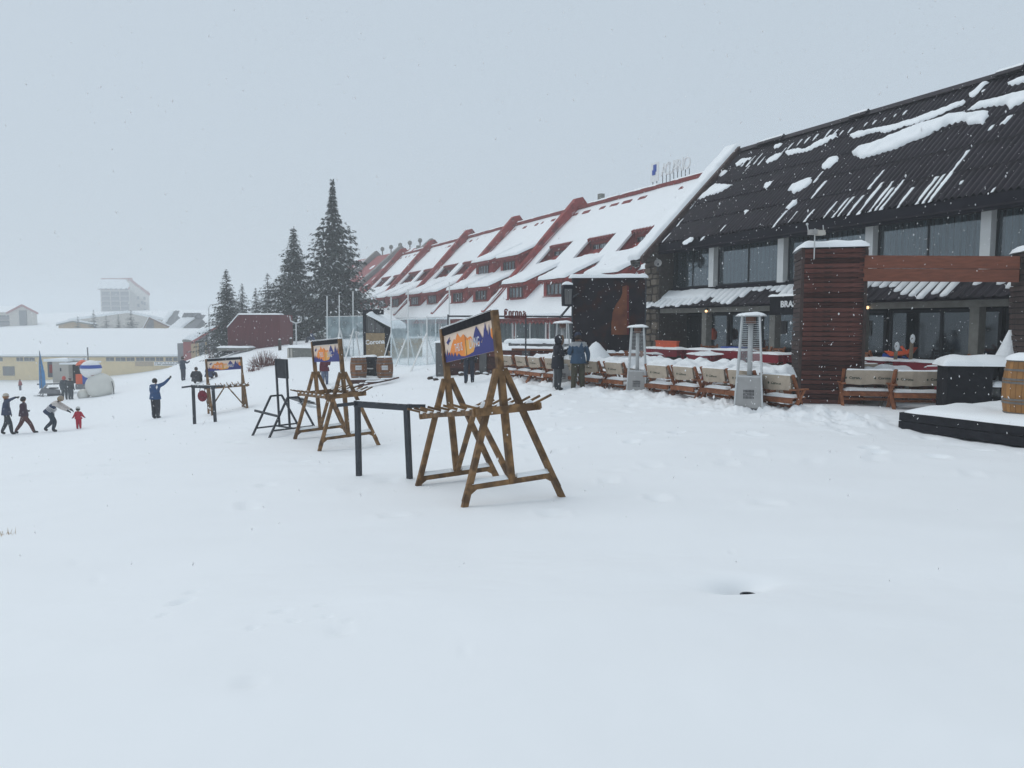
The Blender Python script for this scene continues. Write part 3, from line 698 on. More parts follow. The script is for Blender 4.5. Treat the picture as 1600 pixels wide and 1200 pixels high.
for i in range(N+1):
    x = 3.7*i/N; wv = .10*math.cos(2*math.pi*x/.41)
    vs += [(x, .12, -.05+wv), (x, -.5, .14+wv), (x, .12, -.12+wv)]
wave.add(vs, [(3*i, 3*i+3, 3*i+4, 3*i+1) for i in range(N)]+[(3*i, 3*i+2, 3*i+5, 3*i+3) for i in range(N)])
WAVE = wave.mesh('eave_tiles', M['red_tile'])
def dormer(s0, s1, Lf, zb, zt, LT):
    w_ = s1-s0; k = .45; zr = zt+k*(LT-(Lf-.35))
    mb = MB().prism([h(s0, Lf, zb-.5), h(s0, Lf, zt), h(s0, LT, zt+k*(LT-Lf)), h(s0, LT, zb-.5)], (w_, 0, 0))
    d = part('dormer', mb, M['red_wall'], ho)
    ll = math.hypot(LT+.35-(Lf-.45), k*(LT+.35-(Lf-.45)))
    vp = Vector((0, -1, k)).normalized(); np_ = Vector((0, k, 1)).normalized()
    mb = MB(); snow_pad(mb, rect(-.3, w_+.35, 0, ll+.5, .05, n=8), h(s0, Lf-.36, zt+.12), (1,0,0), vp, np_, .2, .16, .14, s0*3+Lf, rough=.3); part('snow', mb, M['snow'], d, smooth=True)
    link('eave_tiles', WAVE, d, h(s0-.25, Lf-.42, zt-.03), scale=((w_+.5)/3.7, 1, 1))
    part('barge_board', MB().prism([h(s0-.26, Lf-.42, zt-.14), h(s0-.26, Lf-.42, zt+.03), h(s0-.26, LT, zr+.0), h(s0-.26, LT, zr-.2)], (.1, 0, 0)), M['red_wall'], d)
    wv = link('window', HW[0], d, h(s0+(w_-2.1)*.55, Lf-.03, zb+.42)); link('pane', HW[1], wv); link('curtain', HW[2], wv, (0, .1, 0))
    part('sill', MB().bb(s0-HS-.02, s1-HS+.02, HL-Lf+.003, HL-Lf+.08, zb+.28, zb+.36), M['red_tile'], d)
for a, b in LOWD: dormer(a, b, 24.9, 1.5, 2.86, 27.6)
for a, b in UPD: dormer(a, b, 27.3, 3.9, 5.35, 30.2)
for a, b in REC:
    zl, zu = RL0-HK, RL1-HK+.1
    mb = MB().bb(a-HS, b-HS, HL-RL1-.1, HL-RL1-.0, zl-.2, zu).bb(a-HS-.08, a-HS, HL-RL1, HL-RL0, zl-.2, zl).bb(a-HS, b-HS, HL-RL1, HL-RL0, zl-.3, zl-.2)
    for q in (a-.1, b): mb.prism([h(q, RL0, zl-.1), h(q, RL1, zu), h(q, RL1, zl-.1)], (.1, 0, 0))
    rc = part('recess', mb, M['red_wall'], ho)
    wv = link('window', HWs[0], rc, h(a+.3, RL1-.03, zl+.35), scale=((b-a-.6)/1.9, 1, 1.1)); link('pane', HWs[1], wv); link('curtain', HWs[2], wv, (0, .1, 0))
    link('eave_tiles', WAVE, rc, h(a, RL1-.25, zu+.02), scale=((b-a)/3.7, .6, 1))
# ground floor: scalloped snowy eave and curtained shopfront
GW = win_mesh(4.6, 1.85, 2, M['white_paint'], mat('curtain_green', (.11,.14,.14), .9, .3, 8, stretch=(5,5,.2)), M['glass'], .12, .1)
s = 34.0
while s < 96:
    wv = link('window', GW[0], ho, h(s, 24.1, -1.55)); link('pane', GW[1], wv); link('curtain', GW[2], wv, (0, .12, 0))
    link('eave_tiles', WAVE, ho, h(s-.2, 23.72, .18), scale=(5.0/3.7, 1, 1)); s += 5.0
mb = MB(); snow_pad(mb, rect(0, 70, -.55, .1, .06, n=60), h(30, 23.75, .42), th=.22, res=.22, edge=.2, seed=8); part('eave_snow', mb, M['snow'], ho, smooth=True)
mb = MB().bb(30-HS, 60-HS, HL-24, HL-22.6, -2.4, -1.62); lg = part('plinth', mb, M['red_wall'], ho)
mb = MB(); snow_pad(mb, rect(0, 30, 0, 1.5, .05, n=40), h(30, 24.05, -1.62), V=(0,1,0), th=.24, res=.15, edge=.2, seed=4); part('snow', mb, M['snow'], lg, smooth=True)
# roof sign with letters on stalks
s_a = HLR*(CA-SA*((1013-800)/F))/(CA*((1013-800)/F)+SA); s_b = HLR*(CA-SA*((1073-800)/F))/(CA*((1073-800)/F)+SA)
sg = thing('roof_sign', 'row of white letters and a blue emblem on thin stalks on the red hotel ridge', 'sign', BW((s_a+s_b)/2, HLR, HZR+.4), BROT)
ls = abs(s_a-s_b); word = 'ACUARIO'
pn = part('emblem_panel', MB().bb(ls/2-.9, ls/2, -.03, .03, .35, 1.65), M['white'], sg)
part('emblem', MB().bb(ls/2-.68, ls/2-.32, .035, .05, 1.0, 1.5).bb(ls/2-.58, ls/2-.22, .052, .06, .8, 1.15), M['blue'], pn)
part('stalk', MB().tube((ls/2-.25,0,-.1), (ls/2-.25,0,.4), .03).tube((ls/2-.7,0,-.1), (ls/2-.7,0,.4), .03), M['black_steel'], sg)
for k, chh in enumerate(word):
    x = ls/2-1.5-k*(ls-1.7)/6.3
    link('letter', text_mesh(chh, 1.2, .05, .0, 0, M['white']), sg, (x, 0, .95), (math.radians(90), 0, math.radians(180)), (.8,1,1))
    part('stalk', MB().tube((x-.2,-.04,-.1), (x-.2,-.04,.6), .025).tube((x+.2,-.04,-.1), (x+.2,-.04,.6), .025), M['black_steel'], sg)
# small vents on the ridge
for px_ in (937, 668, 655):
    u = (px_-800)/F; s = HLR*(CA-SA*u)/(CA*u+SA); part('ridge_vent', MB().bb(s-HS-.2, s-HS+.2, -9.2, -8.8, HZR+.4, HZR+.95), M['conc_grey'], ho)

# ------------------------------------------------------------------ second hotel, far behind, with grey A-shaped party walls
def far_hotel():
    a, b = at(552, 408, 150), at(680, 386, 118); ridge = 12.3
    d = Vector((b.x-a.x, b.y-a.y, 0)); Ln = d.length; rz = math.atan2(d.y, d.x)
    t = thing('far_hotel', 'distant red hotel with snow streaked roof and pale grey A-shaped party walls', 'building', (a.x, a.y, 0), rz)
    R = random.Random(4); dep = 14.5
    part('wall', MB().prism([(0,-dep+1,-2), (0,-dep+1,.3), (0,0,ridge-.8), (0,dep-1,.3), (0,dep-1,-2)], (Ln,0,0)), M['red_wall'], t)
    rf = part('roof', MB().prism([(0,-dep,-.2), (0,-dep,.0), (0,0,ridge), (0,dep,0), (0,dep,-.2), (0,0,ridge-.2)], (Ln,0,0)), M['red_roof'], t)
    vp = Vector((0, dep, ridge)).normalized(); np_ = Vector((0, -ridge, dep)).normalized(); sl = math.hypot(dep, ridge)
    mb = MB()
    for k in range(120):
        x, y = R.uniform(0, Ln), sl*R.random()**.6*.95; l_ = R.uniform(.6, 3.2); ww = R.uniform(.25, .9)
        y = min(y, sl*.93)
        if y > sl*.6 and R.random() < .5: continue
        snow_pad(mb, [(x-ww, y), (x+ww*.6, y-.2), (x+ww, y+l_*.5), (x+ww*.4, y+l_), (x-ww*.5, y+l_*.8)], (0,-dep,0), (1,0,0), vp, np_, .12, .3, .3, k)
    snow_pad(mb, rect(0, Ln, 0, sl*.42, .8, R, 12), (0,-dep,.05), (1,0,0), vp, np_, .2, .6, .3, 2)
    part('snow', mb, M['snow'], rf)
    for px_, py_ in ((592,391), (631,386), (673,381)):
        x = Ln*(px_-552)/(680-552)*1.0; g = 1+.0
        part('party_wall', MB().prism([(x,-dep*1.05,0), (x,0,ridge+1.0), (x,dep*.5,ridge*.55), (x,dep*.45,0)], (1.1,0,0)), M['grey_fin'], t)
    for k in range(5):
        x = Ln*(.38+.11*k); p_ = part('vent', MB().tube((x,.5,ridge-.3), (x,.5,ridge+1.0), .12).ball((x,.5,ridge+1.2), .4, 8), M['conc_grey'], t)
    for k in range(9):
        part('window', MB().bb(4*k+1, 4*k+3.4, -dep-.1, -dep+1.5, .6, 2.0), M['win_dark'], t)
far_hotel()

# ------------------------------------------------------------------ left side of the valley
def long_hall():
    a = at(-140, 591, 140); b = at(298, 582, 140)
    t = thing('yellow_hall', 'long low cream yellow hall under a deep snow roof with small high windows', 'building', (a.x, a.y, 0), 0)
    Ln = b.x-a.x; z0 = -12; ze = at(0, 561, 140).z; ze2 = at(298, 553, 140).z; dep = 16
    y1 = 4.0
    ze = at(200, 556.5, 140).z; zr = at(200, 516.5, 149).z
    part('wall', MB().prism([(0,0,z0), (0,0,ze), (0,8,zr-.3), (0,16,ze), (0,16,z0)], (Ln,0,0)), M['yellow_wall'], t)
    rf = part('roof', MB().prism([(-1,-.5,ze-.15), (-1,-.5,ze+.1), (-1,8,zr+.05), (-1,16.5,ze+.1), (-1,16.5,ze-.15)], (Ln+1.3,0,0)), M['conc_grey'], t)
    mb = MB(); mb.prism([(-1.2,-.75,ze+.0), (-1.2,-.85,ze+.35), (-1.2,-.3,ze+.6), (-1.2,7.6,zr+.45), (-1.2,8.4,zr+.45), (-1.2,16.8,ze+.4), (-1.2,16.8,ze)], (Ln+1.9,0,0)); 
    part('snow', mb, M['snow'], rf)
    xa = (at(160, 560, 140).x-a.x)
    k = xa
    wm = MB().bb(0, 1, -.06, .04, 0, 1).mesh('window', M['win_dark'])
    wp = [(166,178),(181,196),(198,210),(213,225),(227,242),(244,255),(259,269),(271,285),(287,297)]
    for p0, p1 in wp+[(26,36),(38,54),(-4,4),(-30,-10),(-60,-40)]:
        x0, x1 = at(p0, 560, 140).x-a.x, at(p1, 560, 140).x-a.x
        zt = ze-.25; f = link('window', wm, t, (x0, 0, zt-.62), scale=(x1-x0, 1, .62))
        link('frame', MB().bb(-.06, 1.06, -.1, .0, -.18, 0).bb(.48, .52, -.12, -.0, 0, 1).mesh('frame', M['pale_wall']), f, (0, 0, 0))
    bx0, bx1 = at(241, 560, 140).x-a.x, at(293, 560, 140).x-a.x
    bn = part('banner', MB().bb(bx0, bx1, -.16, -.1, ze-1.75, ze-1.05), M['white'], t)
    R = random.Random(2); mb = MB()
    for row in (0, 1):
        x = bx0+.15
        while x < bx1-.3:
            w_ = R.uniform(.06, .22); mb.bb(x, x+w_, -.175, -.165, ze-1.32-row*.3, ze-1.17-row*.3); x += w_+R.choice((.05, .05, .3))
    part('print', mb, M['ink'], bn)
    part('wall_patch', MB().bb(at(211,560,140).x-a.x, at(239,560,140).x-a.x, -.08, -.02, ze-1.85, ze-.95), mat('patch', (.42,.33,.22), .9, .1, 2), t)
    part('pilaster', MB().bb(at(240,560,140).x-a.x+15, at(240,560,140).x-a.x+15.2, -.1, 0, z0, ze-.2), M['pale_wall'], t)
    part('pilaster', MB().bb(at(61,560,140).x-a.x-.5, at(61,560,140).x-a.x+.3, -.25, 0, z0, ze-.2), M['yellow_wall'], t)
    part('grille', MB().bb(at(4,560,140).x-a.x, at(22,560,140).x-a.x, -.12, -.03, ze-3.6, ze-1.9), M['grey_board'], t)
long_hall()
def tower():
    Y = 400; a = at(158, 488, Y); b = at(204, 488, Y); c2 = at(242, 488, Y+26); k = Y/F
    t = thing('hotel_tower', 'tall pale apartment tower fading in the snowfall, sloping snow roof and three window bays', 'building', (a.x, a.y, 0), 0)
    w1 = b.x-a.x; w2 = 14.0; z0 = -3.0; zt = at(158, 452, Y).z; zr = at(204, 436, Y).z; side = Vector((c2.x-b.x, 20, 0))
    zc = at(242, 461, Y+20).z
    # front block, then gable end running back to the right
    part('wall', MB().prism([(0,0,z0), (w1,0,z0), (w1,0,zt), (0,0,zt)], side), M['pale_wall'], t)
    s_ = side
    part('gable', MB().prism([(w1,0,zt), (w1+s_.x*.02,0,zr), (w1+s_.x,s_.y,zc), (w1+s_.x,s_.y,zt-8), (w1,0,z0)], (-3,2,0)), M['pale_wall'], t)
    part('roof', MB().prism([(-1,-1,zt-.2), (w1,-1,zt-.2), (w1,3,zr+.3), (-1,3,zr+.3)], (0,.8,.4)), M['red_roof'], t)
    part('roof_edge', MB().bar((w1-.2,-.2,zr), (w1+s_.x,s_.y,zc+.3), 1.0, 1.3).bar((-1,3,zr), (w1,2.5,zr+.4), .8, .8), M['red_roof'], t)
    mb = MB(); snow_pad(mb, rect(-1.2, w1-.2, 0, math.hypot(4, zr-zt)+.0, .2, n=6), (0,-1.4,zt+.1), (1,0,0), Vector((0,4,zr-zt)).normalized(), Vector((0,-(zr-zt),4)).normalized(), .4, .5, .4, 1); part('roof_snow', mb, M['snow'], t)
    for i in range(6): x = .4+i*(w1-.6)/5.6; part('dormer_cap', MB().prism([(x,-1.9,zt-.6), (x+.8,-1.9,zt+.6), (x+1.6,-1.9,zt-.6)], (0,1.5,.3)), M['grey_wall'], t)
    H = zt-at(158, 487, Y).z
    for r in range(4):
        for q in range(3):
            x = .8+q*(w1-.6)/3; z = zt-.9-(r+1)*(H-.9)/4.15
            f = part('window', MB().bb(x, x+(w1-3)/3, -.3, .0, z+.3, z+2.35), M['win_dark'], t)
            part('balcony', MB().bb(x-.1, x+(w1-3)/3+.1, -.9, -.31, z+.0, z+.6), M['grey_wall'], f)
    for (fx, fz) in ((.35,-5), (.35,-9), (.35,-13), (.55,-7.5), (.68,-8), (.68,-11.5), (.55,-13), (.68,-5)):
        p = Vector((w1, 0, 0))+s_*fx; nrm = Vector((s_.y, -s_.x, 0)).normalized()
        p0 = p+nrm*.05; part('window', MB().prism([p0+Vector((0,0,zt+fz)), p0+s_.normalized()*2.0+Vector((0,0,zt+fz)), p0+s_.normalized()*2.0+Vector((0,0,zt+fz+1.6)), p0+Vector((0,0,zt+fz+1.6))], nrm*.15), M['win_dark'], t)
tower()
def left_block():
    Y = 250; a = at(-90, 517, Y); b = at(22, 517, Y); g = at(65, 517, Y)
    t = thing('terraced_block', 'hazy pale block with balcony bands and red edged gable beyond the yellow hall', 'building', (a.x, a.y, 0), 0)
    z0 = -8; zt = at(0, 488, Y).z; zp = at(43, 478, Y).z; w1 = b.x-a.x; w2 = g.x-a.x; zs = at(65, 489, Y).z
    part('wall', MB().prism([(0,0,z0), (w1,0,z0), (w1,0,zt), (0,0,zt)], (0,12,0)), M['pale_wall'], t)
    part('gable', MB().prism([(w1,-2,z0), (w2,-2,z0), (w2,-2,zs), ((w1+w2)/2,-2,zp), (w1,-2,zs+.2)], (-9.3,14,0)), M['pale_wall'], t)
    xm = (w1+w2)/2
    part('gable_edge', MB().bar((w1-.6,-2.4,zs-.1), (xm,-2.4,zp+.2), .5, .5).bar((xm,-2.4,zp+.2), (w2+.6,-2.4,zs-.2), .5, .5), M['red_roof'], t)
    part('roof_snow', MB().prism([(0,-.6,zt), (0,5,zt+2.2), (0,12,zt)], (w1+.5,0,0)), M['snow'], t)
    for r in range(4):
        z = zt-1.7-r*1.75
        f = part('window', MB().bb(0, w1-.4, -.2, 0, z, z+.75), M['win_dark'], t); part('balcony', MB().bb(0, w1-.2, -1.0, -.21, z-.75, z-.05), M['grey_wall'], f)
    part('window', MB().bb(xm-1.2, xm+1.2, -2.2, -2, z0+3, zp-1.5), M['win_dark'], t)
left_block()
def gable_house(name, label, pxs, pyb, pyt, pye, Y, wallm, roofm, depth, snowy=True, group=None, peak=.4, rzdeg=0, edge=M['brown_wood']):
    a, b = at(pxs[0], pyb, Y), at(pxs[1], pyb, Y); t = thing(name, label, 'building', (a.x, a.y, 0), math.radians(rzdeg), group)
    W_ = b.x-a.x; ze = at(pxs[0], pye, Y).z; zp = at(pxs[0], pyt, Y).z; z0 = a.z-3; xp = W_*peak; ov = .4
    part('wall', MB().prism([(0,0,z0), (W_,0,z0), (W_,0,ze), (xp,0,zp), (0,0,ze)], (a.x/a.y*depth,depth,0)), wallm, t)
    rf = part('roof', MB().prism([(-ov,-ov,ze-.35), (xp,-ov,zp), (xp,-ov,zp+.3), (-ov,-ov,ze)], (a.x/a.y*depth,depth+ov,0)).prism([(W_+ov,-ov,ze-.35), (xp,-ov,zp), (xp,-ov,zp+.3), (W_+ov,-ov,ze)], (a.x/a.y*depth,depth+ov,0)), edge, t)
    if snowy:
        part('snow', MB().prism([(-ov,-ov,ze+.005), (xp,-ov,zp+.31), (xp,-ov,zp+.75), (-ov,-ov,ze+.4)], (a.x/a.y*depth,depth+ov,0)).prism([(W_+ov,-ov,ze+.005), (xp,-ov,zp+.31), (xp,-ov,zp+.75), (W_+ov,-ov,ze+.4)], (a.x/a.y*depth,depth+ov,0)), M['snow'], rf)
    return t, W_, ze, zp
gh = gable_house('gabled_house', 'ochre gable end with brown roof edge rising just over the yellow hall roof', (226, 276), 520, 497.5, 516, 185, M['ochre'], None, 12, peak=.18)
part('wall_panel', MB().prism([(0,-.1,-10), (gh[1]*.3,-.1,-10), (gh[1]*.3,-.1,gh[3]-.35), (gh[1]*.18,-.1,gh[3]-.1), (0,-.1,gh[2]-.1)], (0,.08,0)), M['grey_wall'], gh[0])
def steep(name, label, p_foot0, p_foot1, Y, py_base, py_ridge, lean, mroof, nd=0, gm=M['grey_wall']):
    a, b = at(p_foot0, py_base, Y), at(p_foot1, py_base, Y); zr = at(p_foot0, py_ridge, Y+6).z; t = thing(name, label, 'building', (a.x, a.y, 0), 0)
    W_ = b.x-a.x; z0 = a.z; hh = zr-z0
    part('wall', MB().prism([(0,0,z0-4), (0,0,z0), (lean,hh,z0+hh-.3), (lean,hh+6,z0+hh*.3), (lean*.3,hh+6,z0-4)], (W_,0,0)), gm, t)
    rf = part('roof', MB().prism([(0,-.3,z0), (W_,-.3,z0), (W_+lean,hh,z0+hh), (lean,hh,z0+hh)], (0,.1,.35)), mroof, t)
    v = Vector((lean, hh, hh)); l_ = v.length
    mb = MB(); snow_pad(mb, rect(0.1, W_*.93, 0.1, l_*.98, .25, n=8), (0,-.35,z0+.3), (1,0,0), v.normalized(), Vector((0,-1,1)).normalized(), .3, .5, .3, p_foot0); part('snow', mb, M['snow'], rf)
    for k in range(nd):
        x = (k+.6)*W_/nd+lean; part('dormer', MB().prism([(x-.7,hh-1.2,z0+hh-.4), (x+.7,hh-1.2,z0+hh-.4), (x,hh-1.2,z0+hh+.9)], (0,2,0)), M['grey_wall'], t)
    e = part('gable_edge', MB().prism([(W_,-.5,z0-.2), (W_+lean,hh-.2,z0+hh+.3), (W_+lean+1.1,hh,z0+hh+.2), (W_+2.2,-.3,z0-.2)], (0,.5,.2)), gm, t)
    return t, W_, z0, hh
steep('grey_chalet', 'steep grey roofed chalet with five small ridge dormers, snow on its slope', 258, 284, 175, 519, 495, 3.0, M['conc_grey'], 5)
steep('grey_lodge', 'narrow steep grey gable standing left of the dormered chalet', 248, 257, 205, 510, 488, 1.3, M['conc_grey'])
t, W_, z0, hh = steep('snowy_lodge', 'steep lodge deep in snow with dusky red gable edge beside the small fir', 286, 309, 118, 534, 497, 4.2, M['conc_grey'], 0, M['red_roof'])
part('porch', MB().bb(-1, W_+3, .2, 3.5, z0-4, z0-.25), M['grey_wall'], t)
part('porch_wall', MB().bb(W_*.55, W_+1.2, -.1, .18, z0-4, z0-.3), M['ochre'], t)
t2 = gable_house('red_gabled_lodge', 'low building with red roof slope and glazed front, half hidden behind the small fir', (306, 352), 547, 508, 533, 108, M['grey_wall'], None, 6, peak=.95, edge=M['red_roof'])
part('window', MB().bb(.6, 1.4, -.12, 0, -5.2, -2.7).bb(1.7, 4, -.12, 0, -5.2, -2.7), M['win_dark'], t2[0])
part('pillar', MB().bb(.2, .5, -.25, -.05, -6, -2.6).bb(1.45, 1.65, -.25, -.05, -6, -2.6), M['ochre'], t2[0])
steep('hillside_lodge', 'pale snow roofed lodge up the slope, barely showing through the haze', 318, 350, 170, 512, 473, 1.5, M['conc_grey'])
gable_house('low_house', 'small low house with pale brown wall between hazy young firs', (92, 150), 520, 503, 507, 190, M['ochre'], None, 10, edge=M['conc_grey'])
gable_house('snow_roof_hall', 'wide snow roofed hall below the tall pale tower', (110, 262), 520, 489, 500, 230, M['pale_wall'], None, 14, peak=.6, edge=M['snow'])

# ------------------------------------------------------------------ red shed, low concrete wall
def shed():
    Y = 60; a = at(356, 541, Y); b = at(437, 541, Y); t = thing('red_shed', 'dark red corrugated metal shed with a slanted left edge and thin snow on top', 'shed', (a.x, a.y, 0), math.radians(2))
    W_ = b.x-a.x; z0 = a.z-.4; zt = at(400, 491.5, Y).z; zl = at(356, 512, Y).z; xs = W_*.22
    part('wall', MB().prism([(0,0.05,z0), (W_,0.05,z0), (W_,.05,zt), (xs,.05,zt), (0,.05,zl)], (0,4,0)), M['shed_red'], t)
    n = 46
    for k in range(n):
        x0, x1 = W_*k/n, W_*(k+1)/n; xm = (x0+x1)/2; top = zt if xm > xs else zl+(zt-zl)*xm/xs
        part('cladding_strip', MB().bb(x0+.008, x1-.012, 0.0-.02*(k % 2), .048, z0, top-.02), M['shed_red'], t)
    mb = MB(); snow_pad(mb, rect(xs-.1, W_+.08, -.1, 1.2, .02, n=12), (0,0,zt), th=.10, res=.1, edge=.1, seed=4)
    snow_pad(mb, rect(0, math.hypot(xs, zt-zl), -.1, 1.2, .02, n=6), (0,0,zl), U=Vector((xs,0,zt-zl)).normalized(), V=(0,1,0), N=Vector((-(zt-zl),0,xs)).normalized(), th=.09, res=.1, edge=.1, seed=3)
    part('snow', mb, M['snow'], t, smooth=True)
    k_ = thing('planter_box', 'flat grey timber platform half under snow at the left foot of the red shed', 'platform', (a.x, a.y-1.0, 0), math.radians(-6))
    part('side', MB().bb(-.2, 2.3, -.5, .6, z0+.1, z0+.34), M['conc_grey'], k_)
    mb = MB(); snow_pad(mb, rect(-.3, 2.4, -.55, .7, .06), (0,0,z0+.33), th=.12, res=.1, edge=.15, seed=8); part('snow', mb, M['snow'], k_, smooth=True)
shed()
def lowwall():
    a = on(450, 47); b = at(526, 552, 44); t = thing('concrete_trough', 'low weathered concrete trough with snow on top, in front of the tree trunk', 'trough', (a.x, a.y, a.z), math.atan2(-2.2, b.x-a.x))
    L_ = (b.x-a.x)*1.15
    zt = at(460, 543, 47).z-a.z
    part('side', MB().bb(0, L_, 0, .9, -.3, zt), M['conc_grey'], t)
    part('end_post', MB().bb(-.02, .14, -.04, -.003, -.2, zt-.05).bb(.25, .4, -.04, -.003, -.2, zt-.05), M['pale_wall'], t)
    mb = MB(); snow_pad(mb, rect(-.1, L_+.1, -.1, 1, .05, n=8), (0,0,zt), th=.14, res=.1, edge=.15, seed=8); part('snow', mb, M['snow'], t, smooth=True)
lowwall()

# ------------------------------------------------------------------ conifers
def conifer(label, px, Y, py_top, width, seed, mneedle, dens=1.0, trunk_show=.1, group='conifers', py_base=None, lean=0, spire=0):
    R = random.Random(seed); b = on(px, Y, -.3); top = at(px, py_top, Y); H = top.z-b.z
    if py_base: pass
    t = thing('fir_tree', label, 'tree', b, R.uniform(0, 6), group)
    mb = MB(); r0 = H*.022+.05
    for k in range(8): mb.tube((0,0,H*k/8), (0,0,H*(k+1)/8*.999), r0*(1-k/8.3), r0*(1-(k+1)/8.3), 7)
    part('trunk', mb, M['bark'], t)
    mb = MB(); Rw = width/2; z = H*trunk_show
    ang = 0
    step = H*.022/dens
    while z < H*.985:
        f = 1-z/H; prof = Rw*(min(1, f*1.28+.012))**.92*(1 if f < .86 else (1-f)/.14*.35+.65)
        if spire: q_ = min(1, max(0, (f-.12)/.28)); prof *= (1-spire)+spire*q_*q_*(3-2*q_); prof *= 1+.16*math.sin(z*2.1+seed)
        nb = int((6+9*f)*dens)
        for _ in range(nb):
            ang += 2.399+R.uniform(-.4, .4)
            ln = prof*R.uniform(.62, 1.12)*(1+.22*math.sin(ang*2+z*.9))
            if R.random() < .07: ln *= 1.25
            zz = z+R.uniform(-step, step)*.7
            ca, sa = math.cos(ang), math.sin(ang); tilt = -.12-.35*f+R.uniform(-.12, .12)
            ns = max(2, int(ln/ (H*.028)))
            mb.tube((0,0,zz), (ca*ln*.9, sa*ln*.9, zz+tilt*ln*.8), .012*H*f*.25+.008, .006, 3, 1, False)
            for q in range(ns):
                u = (q+.6+R.uniform(-.3, .3))/ns
                u = max(.12, min(1.05, u)); cx, cy_, cz = ca*ln*u, sa*ln*u, zz+tilt*ln*u+.12*ln*u*u
                sz = H*.0165*(1.25-.45*u)*R.uniform(.8, 1.35)*(.5+.5*min(1, f*3.5))
                for kk in range(5):
                    a2 = ang+R.choice((-1, 1))*R.uniform(.2, 1.1); dx, dy = math.cos(a2), math.sin(a2); l2 = sz*R.uniform(1.1, 2.0)
                    w2 = sz*R.uniform(.35, .6); dr = -l2*R.uniform(.1, .75)
                    p0 = Vector((cx+R.uniform(-.3,.3)*sz, cy_+R.uniform(-.3,.3)*sz, cz+R.uniform(-.5,.3)*sz))
                    p1 = p0+Vector((dx*l2*.5-dy*w2, dy*l2*.5+dx*w2, dr*.35)); p2 = p0+Vector((dx*l2, dy*l2, dr)); p3 = p0+Vector((dx*l2*.5+dy*w2, dy*l2*.5-dx*w2, dr*.35))
                    sn = 2 if R.random() < .055 else 0
                    if sn: p0.z += .02*H*.3; p1.z += .006*H; p3.z += .006*H
                    mb.add([p0, p1, p2, p3], [(0, 1, 2), (0, 2, 3)], sn)
        z += step*(1.1+.5*R.random())
    for kk in range(14):
        a2 = R.uniform(0, 6.28); p0 = Vector((0,0,H*R.uniform(.95, 1.0))); l2 = H*.018; mb.add([p0, p0+Vector((math.cos(a2)*l2, math.sin(a2)*l2, l2*.6)), p0+Vector((math.cos(a2+.6)*l2*.7, math.sin(a2+.6)*l2*.7, 0))], [(0,1,2)], 0)
    part('crown', mb, [mneedle, M['bark'], M['snow']], t)
conifer('tallest dark fir with a long ragged spire beside the red hotel', 524, 76, 281, 9.2, 3, M['needles'], 1.55, .14, spire=.72)
conifer('second tall dark fir left of the tallest one, its trunk showing below', 463, 76, 354, 8.0, 8, M['needles'], 1.5, .11, spire=.3)
conifer('middle sized dark fir rising behind the left end of the red shed', 357, 72, 420, 5.0, 5, M['needles'], 1.2, .05)
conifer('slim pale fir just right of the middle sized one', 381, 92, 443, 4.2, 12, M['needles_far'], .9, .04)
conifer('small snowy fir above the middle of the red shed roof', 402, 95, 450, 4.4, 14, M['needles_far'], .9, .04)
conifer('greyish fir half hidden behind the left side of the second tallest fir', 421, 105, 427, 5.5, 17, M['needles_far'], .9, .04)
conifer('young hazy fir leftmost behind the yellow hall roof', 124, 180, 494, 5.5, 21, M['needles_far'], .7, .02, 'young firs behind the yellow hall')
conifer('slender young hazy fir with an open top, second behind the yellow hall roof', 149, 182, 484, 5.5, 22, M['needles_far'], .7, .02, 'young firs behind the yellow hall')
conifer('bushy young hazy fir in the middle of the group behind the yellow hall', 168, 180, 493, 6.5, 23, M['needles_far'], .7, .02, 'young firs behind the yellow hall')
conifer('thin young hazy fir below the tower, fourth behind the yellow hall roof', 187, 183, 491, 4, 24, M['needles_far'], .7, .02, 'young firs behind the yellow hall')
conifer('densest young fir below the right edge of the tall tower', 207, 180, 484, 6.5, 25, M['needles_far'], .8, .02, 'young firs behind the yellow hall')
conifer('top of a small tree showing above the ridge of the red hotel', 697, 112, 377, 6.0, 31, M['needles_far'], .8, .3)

def shrub(px, Y, w_, h_, label, seed, n=240):
    R = random.Random(seed); b = on(px, Y, -.05); t = thing('bare_shrub', label, 'shrub', b)
    mb = MB()
    for k in range(n):
        x = R.uniform(-w_/2, w_/2); a = Vector((x*.7, R.uniform(-.3, .3), 0)); hh = h_*math.sqrt(max(.05, 1-(2*x/w_)**2))*R.uniform(.5, 1)
        p = a+Vector((x*.3+R.uniform(-.15,.15), R.uniform(-.2,.2), hh)); mb.tube(a, p, .012, .005, 3, 0, False)
        if R.random() < .3: mb.ball(p, .035, 4, 1)
    part('twigs', mb, [M['twig'], M['snow']], t)
shrub(414, 43, 1.9, 1.0, 'reddish bare shrub behind the dark display board stand', 4)
shrub(397, 42, 1.0, .5, 'low sprawl of bare twigs left of the reddish shrub', 5, 60)
shrub(327, 62, 1.0, 1.5, 'thin bare sapling on the bank left of the red shed', 6, 14)
R = random.Random(9); mb = MB(); b = gp(6, 838)
for k in range(40):
    a = Vector((R.gauss(0,.07), R.gauss(0,.05), -.02)); mb.tube(a, a+Vector((R.gauss(0,.03), R.gauss(0,.03), R.uniform(.03,.09))), .003, .001, 3, 0, False)
o = part('dry_grass', mb, M['straw'], None, b); tag(o, 'small tuft of dry straw poking out of the snow', 'grass', kind='stuff')
